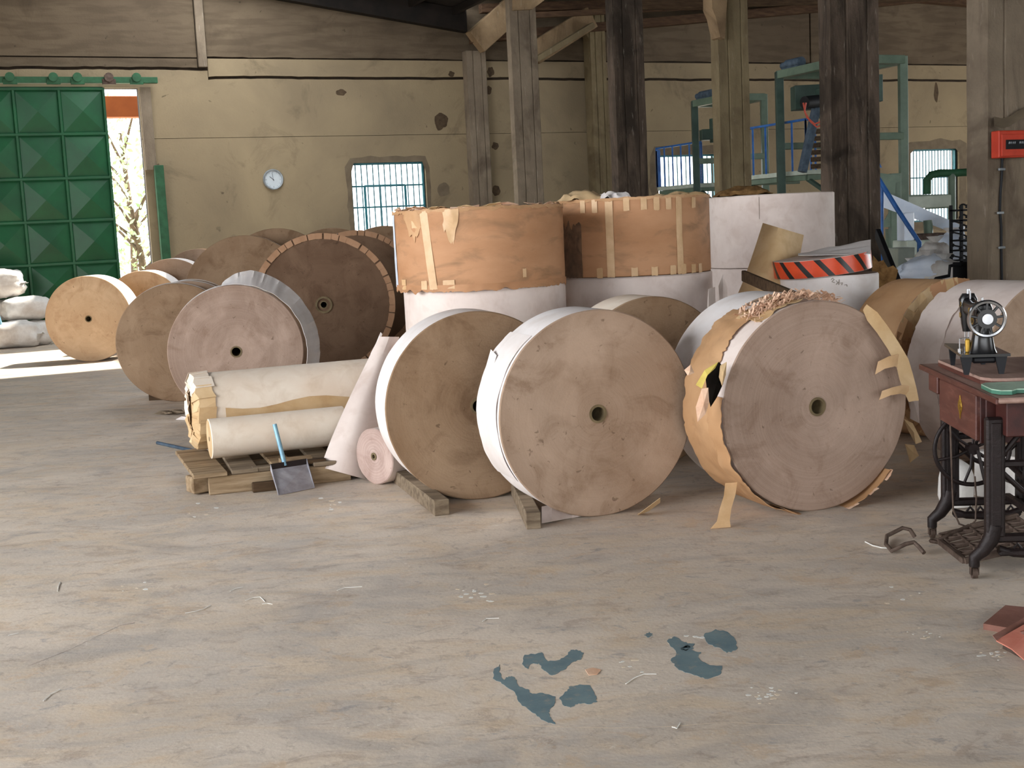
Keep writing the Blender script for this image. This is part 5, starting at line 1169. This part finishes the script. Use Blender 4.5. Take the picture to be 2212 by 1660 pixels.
# cast iron side frames: two, at s = .37 and 1.04
def side_frame(s, near):
    fm = MB(); z1 = .66 if near else .74; ym = .22
    for y, y1, sg in ((.045, -.035, -1), (.375, .455, 1)):
        fm.bev((s, y, (.17 + z1) / 2), (.045, .075, z1 - .17), b=.008); fm.bev((s + .024, y, (.2 + z1) / 2), (.008, .04, z1 - .24), b=.003)
        fm.tube([(s, y, .22), (s, y + sg * .012, .165), (s, y + sg * .045, .115), (s, y1, .085), (s, y1, .05)], [.034, .034, .028, .024, .021], 10)
    fm.bev((s, .21, .165), (.035, .36, .035), b=.008); fm.bev((s, .21, .105), (.03, .30, .028), b=.008)
    fm.tube([(s, .06, .12), (s, .12, .10), (s, .21, .092), (s, .30, .10), (s, .36, .12)], .016, 8)
    for k in range(5): fm.tube([(s, .12 + .045 * k, .12), (s, .135 + .045 * k, .14), (s, .15 + .045 * k, .12)], .006, 6)
    fm.bev((s, .21, z1 - .02), (.04, .40, .035), b=.006); fm.bev((s, .21, .47), (.025, .30, .028), b=.006)
    fm.tube([(s, .07, .5), (s, .15, .6), (s, .21, .63), (s, .27, .6), (s, .35, .5)], .011, 8)
    fm.tube([(s, .07, .44), (s, .15, .36), (s, .21, .33), (s, .27, .36), (s, .35, .44)], .011, 8)
    fm.tube([(s, .21 + .05 * math.cos(t), .42 + .05 * math.sin(t)) for t in [2 * math.pi * k / 16 for k in range(16)]], .008, 6, True)
    o = fm.build('cast_iron_side_frame', M['iron'], ST, smooth=50)
    for y1 in (-.035, .455):
        c = MB(); c.cyl((s - .0, y1 - .010, .022), (s - .0, y1 + .010, .022), .022, n=18); c.bev((s, y1 - .015, .045), (.02, .005, .06)); c.bev((s, y1 + .015, .045), (.02, .005, .06)); c.build('caster', M['rust'], o)
    return o
side_frame(.37, False); side_frame(1.03, True)
# cross stretcher between frames
m = MB(); m.tube([(.37, .30, .34), (.7, .33, .28), (1.03, .30, .34)], .014, 8); m.tube([(.37, .30, .26), (.7, .27, .30), (1.03, .30, .26)], .012, 8); m.bev((.7, .30, .185), (.66, .03, .03)); m.build('cross_brace', M['iron'], ST, smooth=50)
# drive wheel
w_ = MB(); cw_ = Vector((.42, .13, .42)); rw = .165
w_.tube([cw_ + Vector((0, rw * math.cos(t), rw * math.sin(t))) for t in [2 * math.pi * k / 40 for k in range(40)]], .010, 8, True)
for k in range(6):
    t = 2 * math.pi * k / 6 + .3; w_.tube([cw_, cw_ + Vector((.01, .5 * rw * math.cos(t + .12), .5 * rw * math.sin(t + .12))), cw_ + Vector((0, rw * math.cos(t), rw * math.sin(t)))], .007, 6)
w_.cyl(cw_ - Vector((.03, 0, 0)), cw_ + Vector((.03, 0, 0)), .024, n=16); w_.build('drive_wheel', M['iron'], ST, smooth=50)
m = MB(); m.tube([(.47, .14, .42), (.5, .17, .25), (.55, .2, .07)], .008, 8); m.build('pitman_rod', M['iron'], ST)
# belt hanging in a loop
m = MB(); pts = [(.46, .02, .70), (.46, .025, .5), (.46, .03, .3), (.46, .035, .15), (.465, .06, .085), (.47, .10, .07), (.47, .13, .1), (.465, .135, .2), (.46, .13, .30)]; m.tube(pts, .0045, 6); m.build('leather_belt', M['rust'], ST, smooth=60)
# treadle grid
def tp(a_, b_): return Vector((.60 + .34 * a_, -.06 + .36 * b_, .045 + .075 * b_))
m = MB()
for k in range(8): m.bar(tp(-.28 + k / 7 * 1.2, .06), tp(-.28 + k / 7 * 1.2, 1.0), .012, .014)
for k in range(6): m.bar(tp(-.28, .06 + k / 5 * .94), tp(.92, .06 + k / 5 * .94), .012, .014)
for i in range(7):
    for j in range(5):
        if (i + j) % 2: m.bar(tp(-.28 + i / 7 * 1.2, .06 + j / 5 * .94), tp(-.28 + (i + 1) / 7 * 1.2, .06 + (j + 1) / 5 * .94), .008, .012)
m.bar(tp(.0, -.01), tp(1.0, .03), .022, .024); m.bar(tp(1.0, .03), tp(1.0, 1.03), .022, .024); m.bar(tp(.0, -.01), tp(-.32, .45), .022, .024); m.bar(tp(-.32, .45), tp(-.32, 1.03), .022, .024)
m.build('treadle_pedal', M['rust'], ST)
m = MB(); c = tp(-.04, -.04); m.tube([c + Vector((.022 * math.cos(t), .022 * math.sin(t), 0)) for t in [2 * math.pi * k / 14 for k in range(14)]], .008, 6, True); m.build('pedal_eye', M['rust'], ST, smooth=50)
# wooden guard and cord at the right edge
m = MB(); m.bar((1.0, .36, .60), (.7, .52, .55), .03, .045); m.tube([(.98, .31, .74), (.98, .312, .66), (.98, .31, .60)], .0025, 5); m.build('skirt_guard', M['mahog_dark'], ST)
m = MB(); m.tube([(.9, .40, .58), (.9, .43, .4), (.9, .45, .12)], .010, 8); m.build('brace_rod', M['iron'], ST, smooth=50)

# ------------------------------------------------------------------ sewing machine head
pm = Vector((1.901, 5.162, 0)); pl2 = Vector((2.02, 5.60, 0)); mdir = (pm - pl2).normalized()
SMx = thing('sewing_machine', 'black vintage sewing machine head with gold decals and chrome handwheel', 'sewing machine', Vector((1.995, 5.19, .794)), math.atan2(-.985, -.17))
# local: +x toward the viewer (handwheel end at x = 0), +y to the right/away from operator
bz = .085
m = MB(); m.prism([(-.50, -.085, bz - .010), (-.005, -.098, bz - .010), (.0, .0, bz - .010), (.0, .098, bz - .010), (-.30, .098, bz - .010), (-.42, .06, bz - .010)], (0, 0, .012)); m.build('bed_plate', M['black'], SMx)
for y in (-.078, .062):
    m = MB(); m.prism([(-.012, y - .022, bz - .010), (-.012, y + .026, bz - .010), (-.012, y + .012, 0), (-.012, y - .006, 0)], (-.02, 0, 0)); m.build('bed_leg', M['matt_black'], SMx)
for y in (-.07, .06):
    m = MB(); m.prism([(-.36, y - .016, bz - .010), (-.36, y + .016, bz - .010), (-.36, y + .008, 0), (-.36, y - .008, 0)], (-.02, 0, 0)); m.build('bed_leg', M['matt_black'], SMx)
m = MB(); m.bev((-.10, .0, bz - .025), (.14, .10, .03), b=.01); m.build('under_mechanism', M['matt_black'], SMx)
# pillar (lathe-like tapered column), arm and head
def loft(secs, n=20):
    vs = []; fs = []
    for (c, rx, ry, ax) in secs:
        for j in range(n):
            t = 2 * math.pi * j / n; cc, ss = math.copysign(abs(math.cos(t)) ** .75, math.cos(t)), math.copysign(abs(math.sin(t)) ** .75, math.sin(t))
            vs.append(Vector(c) + (Vector((cc * rx, ss * ry, 0)) if ax == 'z' else Vector((0, cc * rx, ss * ry))))
    for i in range(len(secs) - 1): fs += [(i * n + j, i * n + (j + 1) % n, (i + 1) * n + (j + 1) % n, (i + 1) * n + j) for j in range(n)]
    fs += [tuple(range(n))[::-1], tuple(range((len(secs) - 1) * n, len(secs) * n))]
    mm = MB(); mm.add(vs, fs); return mm
mm = loft([((-.075, 0, bz), .052, .058, 'z'), ((-.075, 0, bz + .02), .044, .050, 'z'), ((-.075, 0, bz + .08), .036, .040, 'z'), ((-.075, 0, bz + .13), .036, .038, 'z'), ((-.075, 0, bz + .19), .044, .040, 'z'), ((-.075, 0, bz + .215), .03, .030, 'z')]); mm.build('pillar', M['black'], SMx, smooth=60)
mm = loft([((-.03, 0, bz + .165), .034, .040, 'x'), ((-.10, 0, bz + .175), .034, .042, 'x'), ((-.22, 0, bz + .175), .028, .032, 'x'), ((-.34, 0, bz + .178), .03, .036, 'x'), ((-.36, 0, bz + .18), .03, .04, 'x')]); mm.build('arm', M['black'], SMx, smooth=60)
mm = loft([((-.385, 0, bz + .065), .022, .024, 'z'), ((-.385, 0, bz + .10), .026, .030, 'z'), ((-.385, 0, bz + .16), .03, .036, 'z'), ((-.385, 0, bz + .21), .03, .040, 'z'), ((-.385, 0, bz + .235), .022, .026, 'z')]); mm.build('head', M['black'], SMx, smooth=60)
m = MB(); m.cyl((-.385, 0, bz + .005), (-.385, 0, bz + .07), .004, n=8); m.cyl((-.395, -.012, bz + .02), (-.395, -.012, bz + .07), .004, n=8); m.bev((-.392, -.012, bz + .014), (.02, .014, .004), b=.001); m.build('needle_bar', M['chrome'], SMx)
m = MB(); m.cyl((-.34, 0, bz + .21), (-.34, 0, bz + .25), .004, n=8); m.cyl((-.38, 0, bz + .23), (-.38, 0, bz + .255), .008, n=10); m.cyl((-.08, .0, bz + .2), (-.08, 0, bz + .235), .006, n=8); m.build('spool_pin', M['chrome'], SMx)
# hand wheel
hc = Vector((.015, .0, bz + .152)); hr = .076
m = MB(); m.lathe([(hr - .010, -.010), (hr - .002, -.012), (hr + .004, 0), (hr - .002, .012), (hr - .010, .010), (hr - .012, 0), (hr - .010, -.010)], (0, 0, 0), 'Y', 56)
m.v = [hc + Vector((p.y, p.x, p.z)) for p in m.v]; m.build('handwheel_rim', M['chrome'], SMx, smooth=60)
m = MB()
for k in range(9):
    t = 2 * math.pi * k / 9 + .15; a_ = hc + Vector((0, .03 * math.cos(t), .03 * math.sin(t))); b_ = hc + Vector((0, (hr - .008) * math.cos(t), (hr - .008) * math.sin(t))); m.bar(a_, b_, .010, .012, (1, 0, 0), .002)
m.cyl(hc - Vector((.02, 0, 0)), hc + Vector((.008, 0, 0)), .040, n=28); m.build('handwheel_spokes', M['black'], SMx, smooth=50)
m = MB(); m.cyl(hc + Vector((.006, 0, 0)), hc + Vector((.020, 0, 0)), .0245, .022, 26); m.build('wheel_knob', M['chrome'], SMx, smooth=40)
m = MB(); m.cyl((.0, .0, bz + .152), (-.06, 0, bz + .155), .02, n=16); m.build('wheel_shaft', M['black'], SMx, smooth=40)
# decals
for c, s_ in [((-.385, -.034, bz + .19), .02), ((-.385, -.034, bz + .14), .014), ((-.075, -.041, bz + .14), .02), ((-.2, -.029, bz + .17), .018)]:
    m = MB(); c = Vector(c); m.tube([c + Vector((s_ * math.cos(t) * (1 + .3 * math.cos(3 * t)), -.001, s_ * .8 * math.sin(t))) for t in [2 * math.pi * k / 18 for k in range(18)]], .0015, 5, True); m.build('gold_decal', M['gold'], SMx)
m = MB(); m.cyl((-.02, -.125, bz - .0), (-.02, -.125, bz + .0), .001); m.tube([(-.10, -.088, bz + .005), (-.10, -.088, bz + .06), (-.10, -.05, bz + .065)], .003, 6); m.cyl((-.10, -.088, bz + .003), (-.10, -.088, bz + .018), .010, n=12); m.build('bobbin_winder', M['chrome'], SMx, smooth=50)
m = MB(); m.bev((-.10, -.055, bz + .03), (.03, .02, .06), b=.006); m.build('brass_tension_unit', M['gold'], SMx)

# ------------------------------------------------------------------ small floor things
m = MB()
pts = [onz(1976, 1160, .012), onz(1966, 1145, .045) , onz(1950, 1141, .05), onz(1916, 1158, .02), onz(1914, 1176, .012), onz(1926, 1191, .012), onz(1956, 1176, .04), onz(1974, 1172, .045), onz(1985, 1182, .03), onz(1996, 1195, .012)]
m.tube(pts, .0095, 10); o = m.build('bent_iron_bracket', M['rust'], smooth=60, loc=pts[5]); tag(o, 'rusty bent iron bar with two hooked arms on the floor left of the sewing table', 'bracket')
m = MB(); pts = [onz(x, y, .004) for x, y in [(1869, 1171), (1885, 1179), (1905, 1184), (1922, 1185)]]; m.tube(pts, .0028, 6); o = m.build('white_cord', M['thread'], loc=pts[0]); tag(o, 'short white cord touching the bent iron bar', 'cord')
threads = [([(1351, 1478), (1370, 1465), (1390, 1457), (1418, 1457)], 'bright curved white thread below the teal paint patches'), ([(1042, 1343), (1050, 1337), (1078, 1336)], 'hooked white thread above the left teal paint patch'), ([(124, 1278), (128, 1262), (130, 1258), (126, 1270)], 'short looped white thread near the left edge of the floor'),
 ([(400, 1325), (420, 1322), (440, 1316), (455, 1308)], 'long white thread on the bare floor in the left half'), ([(497, 1278), (508, 1272), (524, 1269)], 'small curved white thread right of the long one'), ([(530, 1298), (545, 1292), (562, 1290), (572, 1300)], 'crooked white thread in the small cluster'),
 ([(566, 1306), (578, 1304), (588, 1306)], 'short white thread at the right end of the small cluster'), ([(18, 1373), (40, 1368)], 'straight white thread at the far left edge'), ([(1452, 1571), (1462, 1574), (1469, 1562)], 'tiny hooked white thread at the bottom centre'), ([(93, 1515), (110, 1500), (130, 1490)], 'pale thread at the lower left'), ([(728, 1276), (745, 1270), (782, 1268)], 'thin white thread below the front timber chock')]
for pts_, lab in threads:
    P = [onz(x, y, .0025) for x, y in pts_]; Q = []
    for i in range(len(P) - 1):
        for k in range(4): Q.append(P[i].lerp(P[i + 1], k / 4) + Vector((J(.001), J(.001), 0)))
    Q.append(P[-1]); m = MB(); m.tube(Q, .0016, 5); o = m.build('thread_scrap', M['thread'], loc=P[0]); tag(o, lab, 'thread', 'white thread scraps on the floor')
P = [(1264, 1448), (1280, 1444), (1298, 1448), (1290, 1458), (1272, 1460)]
m = MB(); q0 = [onz(x, y, .001) for x, y in P]; m.prism(q0, (0, 0, .002)); o = m.build('paper_chip', M['rag'], loc=q0[0]); tag(o, 'small beige paper chip between the teal paint patches', 'paper')
def ribbon(pts, wd, mt, nm):
    P = [onz(x, y, 0) for x, y in pts]; G = []
    for i in range(len(P) - 1):
        for k in range(5):
            p = P[i].lerp(P[i + 1], k / 5); w2 = wd * (.35 + .9 * abs(noise.noise(p * 5 + Vector((wd * 99, 0, 0))))); G.append([(p.x, p.y - w2, .0004), (p.x + J(.002), p.y + w2, .0004)])
    m = MB(); n_ = len(G); m.add([q_ for r in G for q_ in r], [(2 * i, 2 * i + 2, 2 * i + 3, 2 * i + 1) for i in range(n_ - 1)]); m.build(nm, mt, fl, world=True)
M['scratch'] = simple('pale_scratch', srgb(222, 206, 184), srgb(206, 188, 164), 20, .8)
M['crack'] = simple('dark_floor_crack', srgb(124, 112, 104), srgb(140, 128, 118), 20, .9)
ribbon([(990, 1552), (1090, 1566), (1200, 1571), (1330, 1574), (1460, 1570), (1560, 1561), (1660, 1566), (1790, 1569)], .003, M['scratch'], 'floor_scratch')
ribbon([(150, 1016), (260, 1000), (390, 985)], .003, M['scratch'], 'floor_scratch')
ribbon([(60, 1440), (150, 1405), (190, 1385), (260, 1352), (300, 1345)], .006, M['crack'], 'floor_crack')
ribbon([(440, 1330), (520, 1308)], .0025, M['scratch'], 'floor_scratch')
ribbon([(1000, 1210), (1080, 1196), (1150, 1184)], .003, M['scratch'], 'floor_scratch')
for (cx_, cy_, n_) in [(1035, 1285, 16), (1655, 1502, 22), (1340, 1440, 6), (2000, 1370, 10), (2150, 1412, 16), (1500, 1385, 8), (280, 1260, 5), (430, 1100, 5), (720, 1090, 8), (1960, 1290, 5)]:
    for k in range(n_):
        x = cx_ + random.gauss(0, 22); y = cy_ + random.gauss(0, 9); s_ = random.uniform(1.2, 5); P = [onz(x + s_ * 1.6 * math.cos(t) * random.uniform(.5, 1.2), y + s_ * .5 * math.sin(t) * random.uniform(.5, 1.2), 0) for t in [2 * math.pi * q_ / 7 for q_ in range(7)]]
        m = MB(); m.prism(P, (0, 0, .0006)); m.build('paint_fleck', M['thread'] if k % 3 else M['scratch'], fl, world=True)
# brown board and faded red plate at the lower right
P = [onz(2124, 1346, .025), onz(2172, 1306, .025), onz(2290, 1318, .025), onz(2240, 1366, .025)]
m = MB(); m.prism([p - Vector((0, 0, .025)) for p in P], (0, 0, .022)); o = m.build('brown_board', M['plate_brown'], loc=P[0]); tag(o, 'brown-red flat board lying on the floor at the lower right', 'board')
rp = thing('red_plate', 'faded red bent steel plate with an oval hole at the lower right edge', 'plate', onz(2212, 1430, 0))
z_ = .05
def rpq(px, py, z): p = onz(px, py, z); return p
strip_pts = [rpq(2146, 1378, .03), rpq(2214, 1338, .055), rpq(2260, 1310, .07)]
m = MB(); m.sheet([[rpq(2144, 1374, .045), rpq(2152, 1384, .04)], [rpq(2180, 1354, .05), rpq(2190, 1364, .04)], [rpq(2230, 1325, .055), rpq(2240, 1336, .045)]], .003); m.build('folded_lip', M['plate_brown'], rp, world=True)
ctr = rpq(2222, 1366, .05); outer = [rpq(2152, 1384, .038), rpq(2190, 1362, .05), rpq(2240, 1334, .06), rpq(2330, 1345, .06), rpq(2330, 1420, .05), rpq(2270, 1440, .045), rpq(2212, 1425, .035), rpq(2185, 1402, .03)]
hole = [ctr + (o_ - ctr).normalized() * .028 for o_ in outer]; n = len(outer)
m = MB(); dz = Vector((0, 0, -.004)); m.add(outer + hole + [p + dz for p in outer] + [p + dz for p in hole], [(i, (i + 1) % n, n + (i + 1) % n, n + i) for i in range(n)] + [(2 * n + (i + 1) % n, 2 * n + i, 3 * n + i, 3 * n + (i + 1) % n) for i in range(n)] + [(i, 2 * n + i, 2 * n + (i + 1) % n, (i + 1) % n) for i in range(n)])
m.build('plate_body', M['pink_red'], rp, world=True)
m = MB(); m.prism([Vector((p.x, p.y, 0)) for p in [outer[0], outer[2], outer[3], outer[5]]], (0, 0, .012)); m.v = [rp.location + (p - rp.location) * 1.0 + Vector((.03, .02, 0)) for p in m.v]; m.build('under_plate', M['rust'], rp, world=True)
